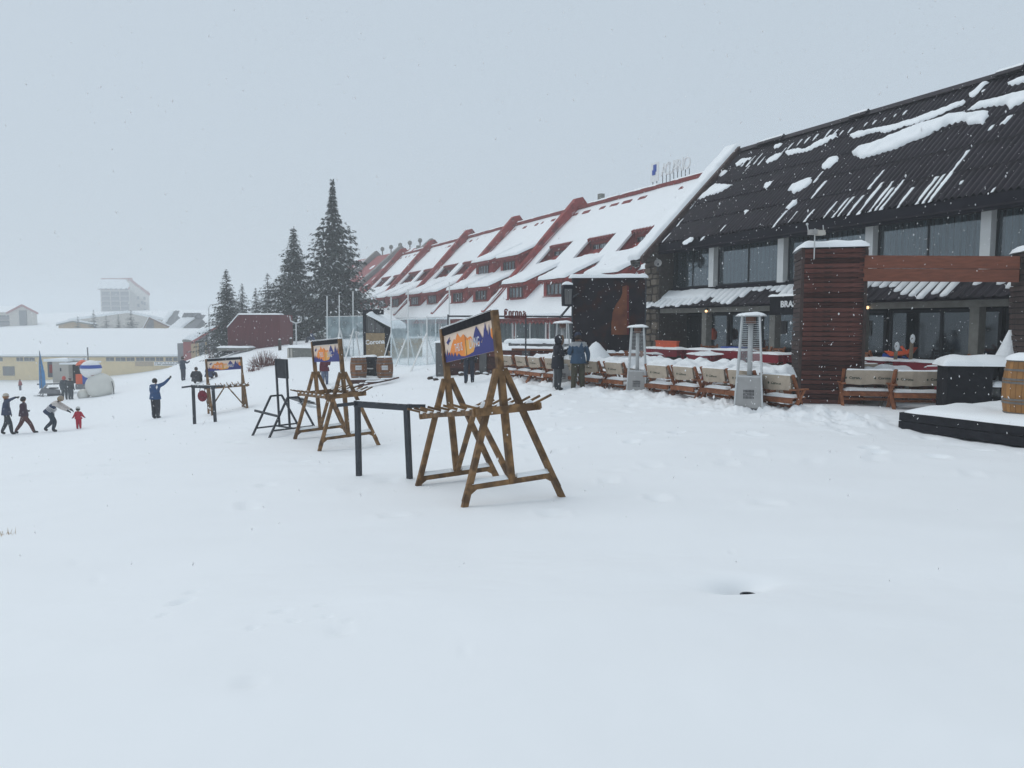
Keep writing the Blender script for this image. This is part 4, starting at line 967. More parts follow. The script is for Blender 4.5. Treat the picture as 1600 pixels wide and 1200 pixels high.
# ------------------------------------------------------------------ slatted pillars and the boards between them
SLAT = [MB().box((0,0,0), (1, .03, .104)).mesh('slat', M['slat_wood']) for _ in range(1)]
for k in range(3):
    b = MB(); R = random.Random(k); b.box((0,0,0), (1, .03, .1)); b.v = [(x, y+R.uniform(-.004,.004), z+R.uniform(-.006,.006)) for x, y, z in b.v]; SLAT.append(b.mesh('slat', M['slat_wood']))
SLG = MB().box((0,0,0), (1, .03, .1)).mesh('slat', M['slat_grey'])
def pillar(loc, rz, label, ztop, seed=1, wx=1.42, wy=1.38):
    R = random.Random(seed); t = thing('slatted_pillar', label, 'pillar', loc, rz, 'wood clad pillars')
    H = ztop-loc.z
    part('core', MB().bb(-wx/2+.04, wx/2-.04, -wy/2+.04, wy/2-.04, -.4, H-.02), M['black_wood'], t)
    z = .0
    while z < H-.05:
        jut = R.choice((0, 0, .012, .02, -.006))
        for (x, y, r, L) in ((0, -wy/2, 0, wx-.08), (0, wy/2, math.pi, wx-.08), (-wx/2, 0, -math.pi/2, wy-.02), (wx/2, 0, math.pi/2, wy-.02)):
            nx, ny = (0, -1) if r == 0 else (0, 1) if r == math.pi else (-1, 0) if r < 0 else (1, 0)
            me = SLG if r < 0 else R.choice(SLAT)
            link('slat', me, t, (x+nx*jut, y+ny*jut, z+.05), (R.uniform(-.02,.02), R.uniform(-.002,.002), r), (L, 1, 1))
        z += .1165
    for x in (-wx/2, wx/2):
        part('corner_post', MB().bb(x-.035, x+.035, -wy/2-.02, -wy/2+.05, -.3, H-.01), M['slat_grey'], t)
    mb = MB(); snow_pad(mb, rect(-wx/2-.07, wx/2+.07, -wy/2-.07, wy/2+.07, .02, R, 5), (0,0,H-.01), th=.16, res=.07, edge=.17, seed=seed, rough=.2); part('snow_cap', mb, M['snow'], t, smooth=True)
    return t
PZ = at(1300, 385, 18.2).z
pc = Vector(((1291-800)/F*18.85, 18.85, 0)); pc.z = G(pc.x, pc.y)-.02
pillar(pc, math.radians(-13), 'big square pillar clad in dark red slats, snow capped, in the terrace edge middle', PZ, 1)
p2 = Vector(((1656-800)/F*15.7, 15.7, 0)); p2.z = -1.75
pillar(p2, math.radians(-13), 'second slatted pillar cut by the right border of the view', at(1600, 384, 15.0).z, 2)
t = thing('board_span', 'two wide orange brown boards spanning between the slatted pillars', 'boards', (pc.x, pc.y, 0), math.atan2(p2.y-pc.y, p2.x-pc.x))
Lb = (Vector((p2.x, p2.y))-Vector((pc.x, pc.y))).length
z0, z1 = at(1450, 441, 18.6).z, at(1450, 401.5, 18.6).z; zm = (z0+z1)/2
z2, z3 = at(1590, 441, 16.0).z, at(1590, 400.5, 16.0).z; zn = (z2+z3)/2
part('board', MB().prism([(.72,-.3,zm+.006), (Lb-.74,-.3,zn+.006), (Lb-.74,-.3,z3), (.72,-.3,z1)], (0,.06,0)), M['board_orange'], t)
part('board', MB().prism([(.72,-.31,z0), (Lb-.74,-.31,z2), (Lb-.74,-.31,zn-.006), (.72,-.31,zm-.006)], (0,.06,0)), M['board_orange'], t)
part('bracket', MB().bb(.70, .74, -.24, .2, z0, z1), M['black_wood'], t)
# little weather / camera mast on the pillar
tw = thing('camera_mast', 'thin white mast with two small camera boxes on the big pillar left corner', 'camera mast', (pc.x-.64, pc.y-.66, 0), 0)
part('pole', MB().tube((0,-.0,PZ-.3), (0,0,PZ+.42), .015), M['steel'], tw)
a_ = part('camera_box', MB().bb(-.14, .05, -.09, .09, PZ+.28, PZ+.39).lathe((-.1,-.1,PZ+.33), [(.035,-.03),(.035,.03)], 10), M['steel_panel'], tw)
part('camera_box', MB().bb(.03, .2, -.12, .06, PZ+.26, PZ+.37).tube((.2,-.02,PZ+.3), (.24,-.02,PZ+.3), .04), M['pale_wall'], tw)
part('antenna', MB().tube((-.16,0,PZ+.38), (-.19,0,PZ+.52), .012).ball((-.19,0,PZ+.52), .035, 6).tube((.2,0,PZ+.38), (.19,0,PZ+.5), .012), M['steel'], tw)

# ------------------------------------------------------------------ ski racks
def banner_parts(root, x0, x1, z0, z1, y):
    """flat printed banner: pale sky, orange ridge, blue foreground with firs, white words"""
    W_ = x1-x0; H_ = z1-z0
    def q(P, m, dy): return [(x0+u*W_, y+dy, z0+v*H_) for u, v in P]
    b = MB()
    def slab(P, m, d):
        for sgn in (1, -1):
            f = q(P, m, sgn*(.006+.002*d)); b.face(f if sgn < 0 else f[::-1], m)
    slab([(0,0),(1,0),(1,1),(0,1)], 0, 0)
    slab([(.0,.1),(.07,.35),(.10,.3),(.16,.6),(.22,.78),(.25,.72),(.30,.95),(.36,.75),(.42,.85),(.5,.66),(.56,.70),(.62,.52),(.70,.45),(.78,.2),(.8,.05),(0,.02)], 1, 1)
    slab([(.93,.3),(.94,.72),(.99,.78),(1,.7),(1,.3)], 1, 1)
    slab([(.42,.1),(.45,.62),(.55,.56),(.66,.5),(.6,.1)], 2, 2)
    P = [(0,0),(0,.42),(.03,.2),(.05,.5),(.07,.22),(.1,.36),(.12,.18),(.15,.32),(.18,.15),(.22,.3),(.25,.12),(.3,.22),(.34,.1),(.42,.06),(.5,.08),(.6,.14),(.66,.38),(.7,.3),(.74,.42),(.77,.35),(.8,.6),(.805,.5),(.83,.85),(.835,.75),(.855,1.0),(.875,.7),(.885,.74),(.895,.55),(.905,.6),(.92,.92),(.935,.5),(.96,.4),(1,.34),(1,0)]
    for i in range(len(P)):        # column fan keeps the outline valid
        pass
    top = P[1:-1]; 
    for i in range(len(top)-1):
        slab([(top[i][0],0),(top[i+1][0],0),top[i+1],top[i]], 3, 3)
    slab([(.6,.5),(.65,.8),(.69,.97),(.73,.82),(.79,.5),(.75,.38),(.72,.46),(.68,.36)], 3, 3)
    slab([(.05,.72),(.1,.82),(.14,.9),(.12,.78),(.16,.76),(.11,.7),(.09,.62)], 3, 3)
    bn = part('banner', b, [M['cream'], M['banner_orange'], M['banner_gold'], M['banner_blue']], root)
    for sgn in (-1, 1):
        for tx, cxx, sz in (('THIS IS', .31, .32), ('LIVING', .63, .37)):
            u = cxx if sgn < 0 else cxx
            o = link('lettering', text_mesh(tx, sz*H_*1.15, .001, .0, 0, M['white']), bn, (x0+(u)*W_, y+sgn*.014, z0+.42*H_), (math.radians(90), 0, 0 if sgn < 0 else math.pi), (.72, 1.15, 1))
    part('cord', MB().bb(x0+.46*W_, x0+.465*W_, y-.016, y-.0145, z0+.02, z0+.8*H_), M['black_steel'], bn)
    return bn
def ski_rack(loc, rz, label, L=1.28, SP=.64, H=1.95, banner_back=False, seed=1, scale=1.0):
    R = random.Random(seed); t = thing('ski_rack', label, 'ski rack', loc, rz, 'wooden ski racks with printed banners')
    W = M['rack_wood']
    def sp_(poly, O, **kw):
        b_ = MB(); snow_pad(b_, poly, O, **kw); part('snow', b_, M['snow'], t, smooth=True)
    for x in (0, L):
        f = 1 if x == 0 else -1
        for sg in (-1, 1):
            part('leg', MB().bar((x, sg*SP, -.12), (x, sg*.045, 1.48), .062, .075, up=(1,0,0)), W, t)
            part('gusset', MB().prism([(x-.03, sg*(SP-.02), .05), (x-.03, sg*(SP-.09), .22), (x-.03, sg*(SP-.26), .20)], (.06,0,0)), W, t)
        part('post', MB().bb(x-.035+.001, x+.035, -.038, .038, .16, H), W, t)
        part('foot_rail', MB().bb(x-.026, x+.026, -SP+.09, SP-.09, .16, .235), W, t)
        part('cross_board', MB().bb(x-.075*f-.02, x-.075*f+.02, -.42, .42, .97, 1.06), W, t)
        sp_(rect(x-.035, x+.035, -SP+.12, -.05, .004), (0,0,.233), th=.055, res=.025, edge=.04, seed=x+seed); sp_(rect(x-.035, x+.035, .05, SP-.12, .004), (0,0,.233), th=.055, res=.025, edge=.04, seed=x+3)
        part('brace', MB().bar((x+f*.02, 0, .22), (L/2-f*.06, 0, .99), .045, .06, up=(0,1,0)), W, t)
        sp_(rect(x-.03, x+.03, -.035, .035), (0,0,H), th=.04, res=.02, edge=.03, seed=7)
    for sg in (-1, 1):
        part('ski_rail', MB().bar((-.16, sg*.38, 1.02), (L+.16, sg*.38, 1.02), .045, .07), W, t)
        n = 8
        for k in range(n):
            x = -.1+(L+.2)*k/(n-1)
            part('peg', MB().bar((x, sg*.32, 1.04), (x+R.uniform(-.02,.02), sg*.57, 1.13), .026, .026), W, t)
            if k < n-1: sp_([(x+.03, sg*.38-.04), (x+.12, sg*.38-.045), (x+.12, sg*.38+.04), (x+.03, sg*.38+.045)], (0,0,1.052), th=R.uniform(.02,.07), res=.02, edge=.03, seed=k)
    part('banner_rail', MB().bar((.03, 0, H-.04), (L-.03, 0, H-.04), .05, .11), M['black_wood'], t)
    mb = MB(); snow_pad(mb, rect(.05, L-.05, -.03, .03, .003), (0,0,H+.012), th=.012, res=.02, edge=.02); part('snow', mb, M['snow'], t)
    banner_parts(t, .04, L-.04, H-.46, H-.10, 0)
    return t
def place_rack(px0, py0, Y0, px1, Y1, label, H=1.95, seed=1, z=None):
    a = at(px0, py0, Y0); b = Vector(((px1-800)/F*Y1, Y1, 0)); L = math.hypot(b.x-a.x, b.y-a.y)
    zz = G(a.x, a.y) if z is None else z
    return ski_rack(Vector((a.x, a.y, zz)), math.atan2(b.y-a.y, b.x-a.x), label, L, .64, H, seed=seed)
# the banner reads the right way round seen from the camera side when x runs to the right there, so start at the far trestle
def tilt(t, deg, rise=0):
    t.matrix_basis = Matrix.Translation(t.location) @ Matrix.Rotation(math.radians(-deg), 4, 'Y') @ Matrix.Rotation(t.rotation_euler.z, 4, 'Z') @ Matrix.Rotation(-math.radians(rise), 4, 'Y')
tilt(place_rack(716, 752, 10.1, 804, 8.5, 'nearest wooden ski rack, its colourful mountain banner angled to the terrace', 2.16, 1, z=-2.21), 3.2, 6.0)
tilt(place_rack(502, 695, 16.9, 543, 15.2, 'middle wooden ski rack with a banner seen steeply from the side', 2.16, 2), 3.6, 1)
tilt(place_rack(329, 650, 28.4, 381, 29.0, 'farthest wooden ski rack, its banner facing the camera and a red backpack hanging', 2.1, 3), 3)
# red backpack
bp = on(326, 26.6); bpz = at(326, 612, 26.6)
t = thing('backpack', 'small dark red backpack hanging from the farthest ski rack', 'backpack', (bpz.x, bpz.y-.55, bpz.z-.1), 0)
part('bag', MB().ball((0,0,0), (.17,.11,.2), 12).ball((0,-.09,-.05), (.12,.05,.1), 8), mat('pack_red', (.16,.015,.03), .8, .3, 12), t, smooth=True)
part('strap', MB().tube((.1,0,.12), (.06,0,.34), .012).tube((-.1,0,.12), (-.05,0,.34), .012).tube((.12,0,-.1), (.17,0,-.32), .01), M['black_steel'], t)

def bar_rack(ax, ay, Ya, bx, Yb, label, H=1.04, arm=.42):
    a = at(ax, ay, Ya); b = Vector(((bx-800)/F*Yb, Yb, 0)); a.z = G(a.x, a.y); L = math.hypot(b.x-a.x, b.y-a.y); rz = math.atan2(b.y-a.y, b.x-a.x)
    t = thing('steel_rack', label, 'steel rack', a, rz, 'black steel ski stands')
    zb = G(b.x, b.y)-a.z; S = M['black_steel']
    part('leg', MB().bar((0,0,-.15), (-.01,0,H), .065, .065), S, t); part('leg', MB().bar((L+.03,0,zb-.15), (L-.02,0,H), .065, .065), S, t)
    part('top_beam', MB().bar((-.05,0,H+.02), (L+.05,0,H+.02), .07, .09), S, t)
    part('arm', MB().bar((-.0,-.05,H+.03), (-.30,-.06-arm*.1,H-.01), .03, .05), S, t); part('arm', MB().bar((L,-.03,H+.04), (L+.24,arm*.2,H+.04), .03, .05), S, t)
    mb = MB(); snow_pad(mb, rect(-.03, L+.03, -.035, .035), (0,0,H+.062), th=.012, res=.03, edge=.02); part('snow', mb, M['snow'], t)
    return t
bar_rack(561, 738, 10.8, 636, 10.35, 'black steel ski stand between the two nearest wooden racks')
bar_rack(304, 657, 21.4, 332, 21.2, 'small black steel ski stand in front of the farthest wooden rack', 1.06, .55)

# display stand with dark board and tray
def stand():
    a = on(442, 17.6, .0); t = thing('display_stand', 'black steel stand with dark board and slatted tray between far and middle racks', 'display stand', a, math.radians(50))
    S = M['black_steel']
    for y in (-.34, .34):
        P = [(-.72,y,-.18), (-.13,y,.86), (.16,y,.86), (.72,y,-.12)]
        for k in range(3): part('frame_leg' if k != 1 else 'frame_top', MB().bar(P[k], P[k+1], .04, .04, up=(0,1,0)), S, t)
        part('frame_rail', MB().bar((-.55,y,.14), (.58,y,.14), .035, .035), S, t)
        part('upright', MB().bar((.0,y*.62,.13), (-.06,y*.62,1.72), .04, .04), S, t)
    part('cross_bar', MB().bar((.0,-.34,.14), (.0,.34,.14), .035, .035), S, t); part('cross_bar', MB().bar((-.40,-.36,.46), (-.40,.6,.52), .035, .05), S, t)
    part('board', MB().prism([(-.05,-.25,1.29), (-.05,.24,1.29), (-.065,.24,1.74), (-.065,-.25,1.74)], (.03,0,0)), mat('slate', (.045,.048,.055), .8, .25, 6, .2), t)
    tr = part('tray', MB().prism([(.2,-.45,.80), (.2,.2,.80), (.62,.2,.64), (.62,-.45,.64)], (0,0,.015)), S, t)
    for k in range(4): part('slot', MB().prism([(.23+.1*k,-.42,.815-.038*k), (.23+.1*k,.17,.815-.038*k), (.27+.1*k,.17,.80-.038*k), (.27+.1*k,-.42,.80-.038*k)], (0,0,.025)), M['steel'], tr)
    mb = MB(); snow_pad(mb, [(.2,-.5),(.66,-.5),(.66,-.15),(.3,-.1)], (0,0,.8), V=(0,1,0), U=Vector((.42,0,-.16)).normalized(), N=Vector((.16,0,.42)).normalized(), th=.02, res=.04, edge=.04, seed=3); part('snow', mb, M['snow'], t)
stand()

# ------------------------------------------------------------------ patio heaters
def heater_mesh(loc, rz, label):
    t = thing('patio_heater', label, 'patio heater', loc, rz, 'tall pyramid patio heaters')
    H, b, m_, tp = 2.2, .31, .215, .185
    hz_ = .78
    for sx in (-1, 1):
        for sy in (-1, 1): part('corner_post', MB().bar((sx*b, sy*b, -.12), (sx*tp, sy*tp, H-.08), .035, .035), M['steel'], t)
    def q(z): return b+(tp-b)*z/(H-.08)
    k0, k1 = q(0)-.004, q(hz_)-.004
    for r in range(4):
        R = Matrix.Rotation(r*math.pi/2, 3, 'Z')
        mb = MB(); mb.add([R @ Vector(p) for p in ((-k0,-k0,0), (k0,-k0,0), (k1,-k1,hz_), (-k1,-k1,hz_))], [(0,1,2,3)])
        pn = part('panel', mb, M['steel_panel'], t)
        mb = MB()
        for i in range(8):
            for j in range(3): mb.box(R @ Vector((-.1+.029*i, -q(.38)+.0, .33+.07*j)), (.012, .012, .055), 0, R)
        for i in range(18): mb.box(R @ Vector((-.22+.026*i, -q(.06)+.0, .06)), (.01, .012, .07), 0, R)
        tag(part('vents', mb, M['fascia_dark'], pn), kind='stuff')
        mb = MB()
        for i in range(26):
            z = .95+i*.042; w_ = q(z); mb.bar(R @ Vector((-w_,-w_-.005,z)), R @ Vector((w_,-w_-.005,z)), .006, .006)
        tag(part('guard', mb, M['steel'], t), kind='stuff')
    part('shelf', MB().bb(-k1, k1, -k1, k1, hz_-.01, hz_+.02), M['steel'], t)
    part('tube', MB().tube((0,0,hz_), (0,0,H-.2), .055, n=12), M['steel'], t, smooth=True)
    part('burner', MB().lathe((0,0,H-.24), [(.11,0),(.11,.15)], 12), M['burner'], t)
    hd = part('hood', MB().lathe((0,0,H-.08), [(.12,0),(.34,.0),(.32,.03),(.06,.07),(.01,.075)], 20), M['steel'], t, smooth=True)
    mb = MB(); snow_pad(mb, [(  .33*math.cos(a*math.pi/10), .33*math.sin(a*math.pi/10)) for a in range(20)], (0,0,H-.055), th=.07, res=.05, edge=.2); part('snow', mb, M['snow'], hd, smooth=True)
    return t
e = on(1172, 16.9, -.02); h1 = heater_mesh(e, math.radians(-20), 'closest patio heater, just left of the big slatted pillar')
e = on(996, 20.6, -.02); q_ = dup(h1, e, math.radians(-14), 'patio heater in front of the large dark screen'); q_.scale = (.88,.88,.88)
e = on(879, 23.2, -.02); q_ = dup(h1, e, math.radians(-6), 'patio heater behind the person in the hooded black parka'); q_.scale = (.92,.92,.93)

# ------------------------------------------------------------------ chairs with canvas backs
def chair_proto(label, W=.86, cover=True, two=False):
    t = thing('terrace_chair', label, 'chair', (0,0,0), 0, 'wooden terrace chairs with canvas backs')
    cw = M['chair_wood']
    for sx in (-1, 1):
        x = sx*(W/2+.0)
        part('leg', MB().bar((x,-.26,-.1), (x,.2,.54), .06, .06), cw, t); part('leg', MB().bar((x+.0,.26,-.1), (x,-.19,.86), .06, .05), cw, t)
        part('armrest', MB().bb(x-.045, x+.045, -.24, .3, .52, .55), cw, t)
    st = MB()
    for k in range(5): st.bb(-W/2+.03, W/2-.03, -.15+.095*k, -.075+.095*k, .33, .352)
    s_ = part('seat', st, cw, t); part('seat_rail', MB().bb(-W/2, W/2, -.22, -.17, .24, .34), cw, t); part('stretcher', MB().bb(-W/2, W/2, .02, .07, .12, .18), cw, t)
    mb = MB(); snow_pad(mb, rect(-W/2+.05, W/2-.05, -.13, .28, .02), (0,0,.352), th=.06, res=.06, edge=.1, seed=2); part('snow', mb, M['snow_rough'], s_, smooth=True)
    if cover:
        mb = MB(); n = 10; w2 = W/2-.05
        for k in range(n):
            x0, x1 = -w2+2*w2*k/n, -w2+2*w2*(k+1)/n
            f = lambda x: .03*math.cos(x/w2*1.4)+.008*math.sin(x*21)
            mb.add([(x0,-.14-f(x0),.51+.012*math.sin(x0*9)), (x1,-.14-f(x1),.51+.012*math.sin(x1*9)), (x1,-.21-f(x1),.84), (x0,-.21-f(x0),.84), (x0,-.17,.845), (x1,-.17,.845), (x1,-.10,.51), (x0,-.10,.51)],
                   [(0,1,2,3), (3,2,5,4), (4,5,6,7), (7,6,1,0)])
        cv = part('canvas_back', mb, M['canvas'], t, smooth=False)
        for k, x in enumerate((-.28, .28) if two else (0,)):
            xx = x*W
            link('lettering', text_mesh('Corona', .085, .001, .002, 0, M['ink']), cv, (xx, -.205, .66), (math.radians(90-13), 0, 0))
            part('emblem', MB().ball((xx-.20, -.206, .66), (.022, .004, .03), 6), M['ink'], cv)
        mb = MB(); snow_pad(mb, rect(-w2, w2, -.03, .03, .006), (0,-.19,.842), th=.035, res=.03, edge=.03, seed=1); part('snow', mb, M['snow'], t, smooth=True)
    else:
        mb = MB()
        for k in range(4): mb.bb(-W/2+.03, W/2-.03, -.2, -.175, .48+.09*k, .545+.09*k)
        part('backrest', mb, cw, t)
    return t
def z_ter(x, y):      # trodden terrace level
    return G(x, y)
crz = math.atan2(RN.y, RN.x)-math.pi/2
proto = None
cl = ['terrace chair closest to the closest patio heater, on its right', 'terrace chair directly behind the closest patio heater', 'canvas chair first to the left of the closest patio heater',
      'canvas chair second to the left of the closest patio heater', 'canvas chair first to the right of the heater before the dark screen', 'canvas chair behind the heater before the dark screen',
      'canvas chair first to the right of the person in olive trousers', 'canvas chair touching the person in olive trousers on the right', 'canvas chair hidden behind the person in olive trousers',
      'canvas chair just left of the person in the black parka', 'canvas chair second left of the person in the black parka', 'canvas chair farthest along the row, close to the nearest rack post', 'last canvas chair seen right beside the nearest rack post', 'end chair of the row behind the nearest rack post']
R6 = random.Random(31)
for k in range(13):
    q = RA+RD*(.35+.94*k+R6.uniform(-.05,.05))+RN*R6.uniform(-.09,.07); p = Vector((q.x, q.y, 0)); p.z = z_ter(p.x, p.y)-.02+(.03 if k else 0)
    if k == 5: continue
    rz = crz+R6.uniform(-.11, .11)
    if proto is None: proto = chair_proto(cl[0]); proto.location = p; proto.rotation_euler = (0,0,rz)
    else: dup(proto, p, rz, cl[k])
wide = None
for k, (px, Y, dz, rzd, lb) in enumerate([(1357, 17.6, .0, -12, 'wide canvas covered bench directly right of the big slatted pillar'), (1437, 17.0, 0.02, -9, 'wide canvas covered bench standing against the black bar counter'),
      (1375, 19.6, .02, -14, 'wide covered bench behind, second row right of the big pillar'), (1452, 19.2, .02, -12, 'wide covered bench behind, second row beside the black bar counter')]):
    p = Vector(((px-800)/F*Y, Y, 0)); p.z = z_ter(p.x, p.y)+dz
    if wide is None:
        wide = chair_proto(lb, 1.12, True, True); wide['group'] = 'wide benches with canvas backs'; wide.name = 'terrace_bench'; wide['category'] = 'bench'; wide.location = p; wide.rotation_euler = (0,0,math.radians(rzd))
    else: dup(wide, p, math.radians(rzd), lb)
# snow laden tables behind the row
def table(loc, rz, label, L=1.6, W=.8, H=.74, top=None, name='picnic_table', group='snow covered picnic tables', th=.17, seed=1, cat='table'):
    t = thing(name, label, cat, loc, rz, group); top = top or M['table_grey']
    part('table_top', MB().bb(-L/2, L/2, -W/2, W/2, H-.05, H), top, t)
    if name == 'red_table':
        for y in (-W/2, W/2-.03): part('apron', MB().bb(-L/2+.02, L/2-.02, y, y+.03, H-.27, H-.051), top, t)
    for sx in (-1, 1):
        for sy in (-1, 1): part('leg', MB().bar((sx*(L/2-.15), sy*.32, -.1), (sx*(L/2-.15), -sy*.1, H-.05), .05, .05), top, t)
    mb = MB(); snow_pad(mb, rect(-L/2-.05, L/2+.05, -W/2-.04, W/2+.04, .05, random.Random(seed), 6), (0,0,H-.005), th=th, res=.07, edge=.14, seed=seed, rough=.9); part('snow', mb, M['snow_rough'], t, smooth=True)
    return t
for row, off in ((0, 1.15), (1, 3.0)):
    for k in range(1 if row == 0 else 0, 7 if row == 0 else 6):
        q = RA+RD*(.25+1.7*k+.1*row)+RN*off; p = Vector((q.x, q.y, z_ter(q.x, q.y)-.04))
        side = ('first', 'second', 'third', 'fourth', 'fifth', 'sixth', 'seventh')[k]
        table(p, math.atan2(RD.y, RD.x), f'{side} snowy table from the big pillar, {"front" if row == 0 else "back"} line behind the canvas chairs', seed=k+row*9, H=.68-.05*row, th=.2)
for k, (px, Y, lb) in enumerate([(1375, 18.9, 'snow heaped table right of the big pillar, between the two rows of covered benches'), (1440, 18.4, 'snow heaped table close behind the wide bench at the bar counter')]):
    p = Vector(((px-800)/F*Y, Y, 0)); p.z = z_ter(p.x, p.y)-.04
    table(p, math.radians(-12), lb, seed=40+k, H=.68)
# far chairs facing back with covers
for k in range(5):
    q = RA+RD*(1.9+1.75*k)+RN*2.05; p = Vector((q.x, q.y, z_ter(q.x, q.y)-.10))
    dup(proto, p, crz+R6.uniform(-.1,.1), ('first','second','third','fourth','fifth')[k]+' canvas chair from the big pillar, between the two lines of snowy tables')
# red tables near the facade
ns = ['first', 'second', 'third', 'fourth', 'fifth', 'sixth', 'seventh', 'eighth', 'ninth']
k = 0
for s in (10.6, 12.1, 13.6, 17.4, 18.9, 20.4, 21.9, 23.4):
    p = BW(s+R6.uniform(-.2,.2), 17.4+R6.uniform(-.2,.2), -1.58+R6.uniform(-.08,.04))
    table(p, BROT+R6.uniform(-.3,.3), f'{ns[k]} red table from the right along the chalet canopy', 1.22, .8, .72, M['red_plastic'], 'red_table', 'red tables along the chalet front', .045, 60+k)
    if k % 2: k += 1; continue
    p = BW(s+.2+R6.uniform(-.2,.2), 16.35+R6.uniform(-.2,.2), -1.66+R6.uniform(-.07,.05))
    tb_ = table(p, BROT+R6.uniform(-.35,.35), f'{ns[k]} red table from the right in the line one step out from the chalet', 1.1, .7, .66, M['red_plastic'], 'red_table', 'red tables in the outer line', .05, 80+k); tb_.rotation_euler.x = R6.uniform(-.1,.12); tb_.rotation_euler.y = R6.uniform(-.05,.05)
    k += 1
br = None
for k, s in enumerate((11.5, 14.6, 15.3, 18.1, 18.7, 21.2)):
    p = BW(s, 18.25, -1.6); lb = f'{ns[k]} brown slatted chair from the right under the chalet canopy'
    if br is None:
        br = chair_proto(lb, .55, False); br['group'] = 'brown chairs under the canopy'; br.location = p; br.rotation_euler = (0,0,BROT+2.2)
    else: dup(br, p, BROT+R6.uniform(0,3), lb)
# coloured plastic things by the facade
t = thing('toddler_slide', 'blue plastic toy slide in front of the chalet window, right part', 'toy slide', BW(12.95, 18.0, -1.3), BROT+.3)
part('chute', MB().prism([(-.7,-.2,.0), (.5,-.2,.5), (.75,-.2,.5), (.75,-.2,.42), (.5,-.2,.4), (-.7,-.2,-.1)], (0,.4,0)), M['blue'], t); part('step', MB().bar((.7,-.2,.45), (.95,-.2,-.3), .06, .4), M['blue'], t)
t = thing('orange_sled', 'orange plastic sled lying tilted on the blue toy slide', 'sled', BW(13.2, 17.9, -.75), BROT)
part('shell', MB().prism([(-.35,0,.05), (-.2,0,-.08), (.25,0,-.02), (.38,0,.16), (.25,0,.08), (-.18,0,.02)], (0,.3,0)), M['orange'], t, rot=(0,.3,.2)); part('rim', MB().tube((-.3,.02,.12), (.2,.02,-.12), .04).tube((-.15,.02,-.12), (.1,.02,.16), .035), M['orange'], t)
t = thing('orange_crate', 'flat orange panel crate leaning near the stone pier under the canopy', 'crate', BW(22.9, 17.7, -1.05), BROT)
part('body', MB().bb(-.62,.62,-.06,.06,0,.38), M['orange'], t); part('rim', MB().bb(-.65,.65,-.08,.08,.38,.42), M['orange'], t)
t = thing('orange_lamp', 'small orange jacket hung up inside the dark shopfront near the stone pier', 'jacket', BW(22.2, 19.3, -.6), BROT)
part('torso', MB().lathe((0,0,0), [(.02,0),(.12,.03),(.14,.3),(.06,.42),(.02,.45)], 8), M['orange'], t, smooth=True)
t = thing('blue_crate', 'blue plastic box under the canopy, seen through the closest patio heater', 'box', BW(19.6, 18.0, -1.12), BROT)
part('body', MB().bb(-.45,.45,-.2,.2,0,.3), M['blue'], t); part('lid', MB().bb(-.48,.48,-.22,.22,.3,.35), M['blue'], t)
for k, (px, pt, lb) in enumerate(((1397, 540, 'short snowy ski stuck upright among the red tables'), (1421, 528, 'taller snowy ski stuck upright among the red tables'))):
    p = at(px, 568, 18.9); tp = at(px+3, pt, 18.9)
    t = thing('upright_ski', lb, 'ski', p, 0, 'skis stuck upright')
    hgt = tp.z-p.z
    part('blade', MB().bar((0,0,-.5), (.04,0,hgt-.08), .09, .015).bar((.04,0,hgt-.08), (.05,-.03,hgt), .08, .012), mat('ski_base%d' % k, (.22,.17,.12), .5, .2, 9), t)
    mb = MB().ball((.05,-.01,hgt-.02), (.07,.03,.12), 8); part('snow', mb, M['snow'], t, smooth=True)

# ------------------------------------------------------------------ timber deck, bar counter, barrel on the right
dk0 = at(1408, 670, 14.45); da = math.atan2(12.45-14.45, (1600-800)/F*12.45-dk0.x)
ddir = Vector((math.cos(da), math.sin(da), 0)); dn = Vector((-ddir.y, ddir.x, 0))
t = thing('timber_deck', 'low deck edged with two stacked black timbers and deep snow on top, at the right', 'deck', (dk0.x, dk0.y, 0), da)
zt = at(1408, 643.5, 14.45).z; zb = zt-.34
for i in range(2):
    z1 = zt-.165*i
    part('timber', MB().bb(0-.0, 5.2, -.07-.01*i, .07, z1-.158, z1-.004), M['black_wood'], t)
    part('timber', MB().bb(0.0, .12, .075, 3.6, z1-.158, z1-.004), M['black_wood'], t)
part('deck_fill', MB().bb(.13, 5.15, .08, 3.6, zb-.2, zt-.06), M['black_wood'], t)
mb = MB(); snow_pad(mb, rect(.0, 5.3, -.05, 3.9, .03, random.Random(2), 16), (0,0,zt-.02), th=.16, res=.11, edge=.4, seed=5, rough=.25); part('snow', mb, M['snow'], t, smooth=True)
DKZ = zt
bx = at(1520, 622, 16.0)
t = thing('bar_counter', 'black bar counter with an open shelf side and a thick rounded snow cap', 'bar counter', (bx.x, bx.y, DKZ+.02), math.radians(-13))
wA, hA = 1.22, .80
zc = at(1520, 572, 16.0).z-(DKZ+.02)
part('front_panel', MB().bb(-wA/2, wA*.2, -.33, -.29, -.1, zc), M['black_wood'], t); part('side_panel', MB().bb(-wA/2, -wA/2+.04, -.29, .3, -.1, zc), M['black_wood'], t)
part('side_panel', MB().bb(wA/2-.04, wA/2, -.33, .3, -.1, zc), M['black_wood'], t); part('back_panel', MB().bb(-wA/2, wA/2, .3, .34, -.1, zc), M['black_wood'], t)
part('counter_top', MB().bb(-wA/2-.03, wA/2+.03, -.36, .36, zc, zc+.03), M['black_wood'], t)
sh = part('shelf', MB().bb(wA*.2+.001, wA/2-.041, -.30, .3, zc*.42, zc*.42+.04), M['black_wood'], t)
mb = MB(); snow_pad(mb, rect(wA*.2+.01, wA/2-.05, -.31, .28), (0,0,zc*.42+.04), th=.1, res=.05, edge=.08, seed=4); part('snow', mb, M['snow'], sh, smooth=True)
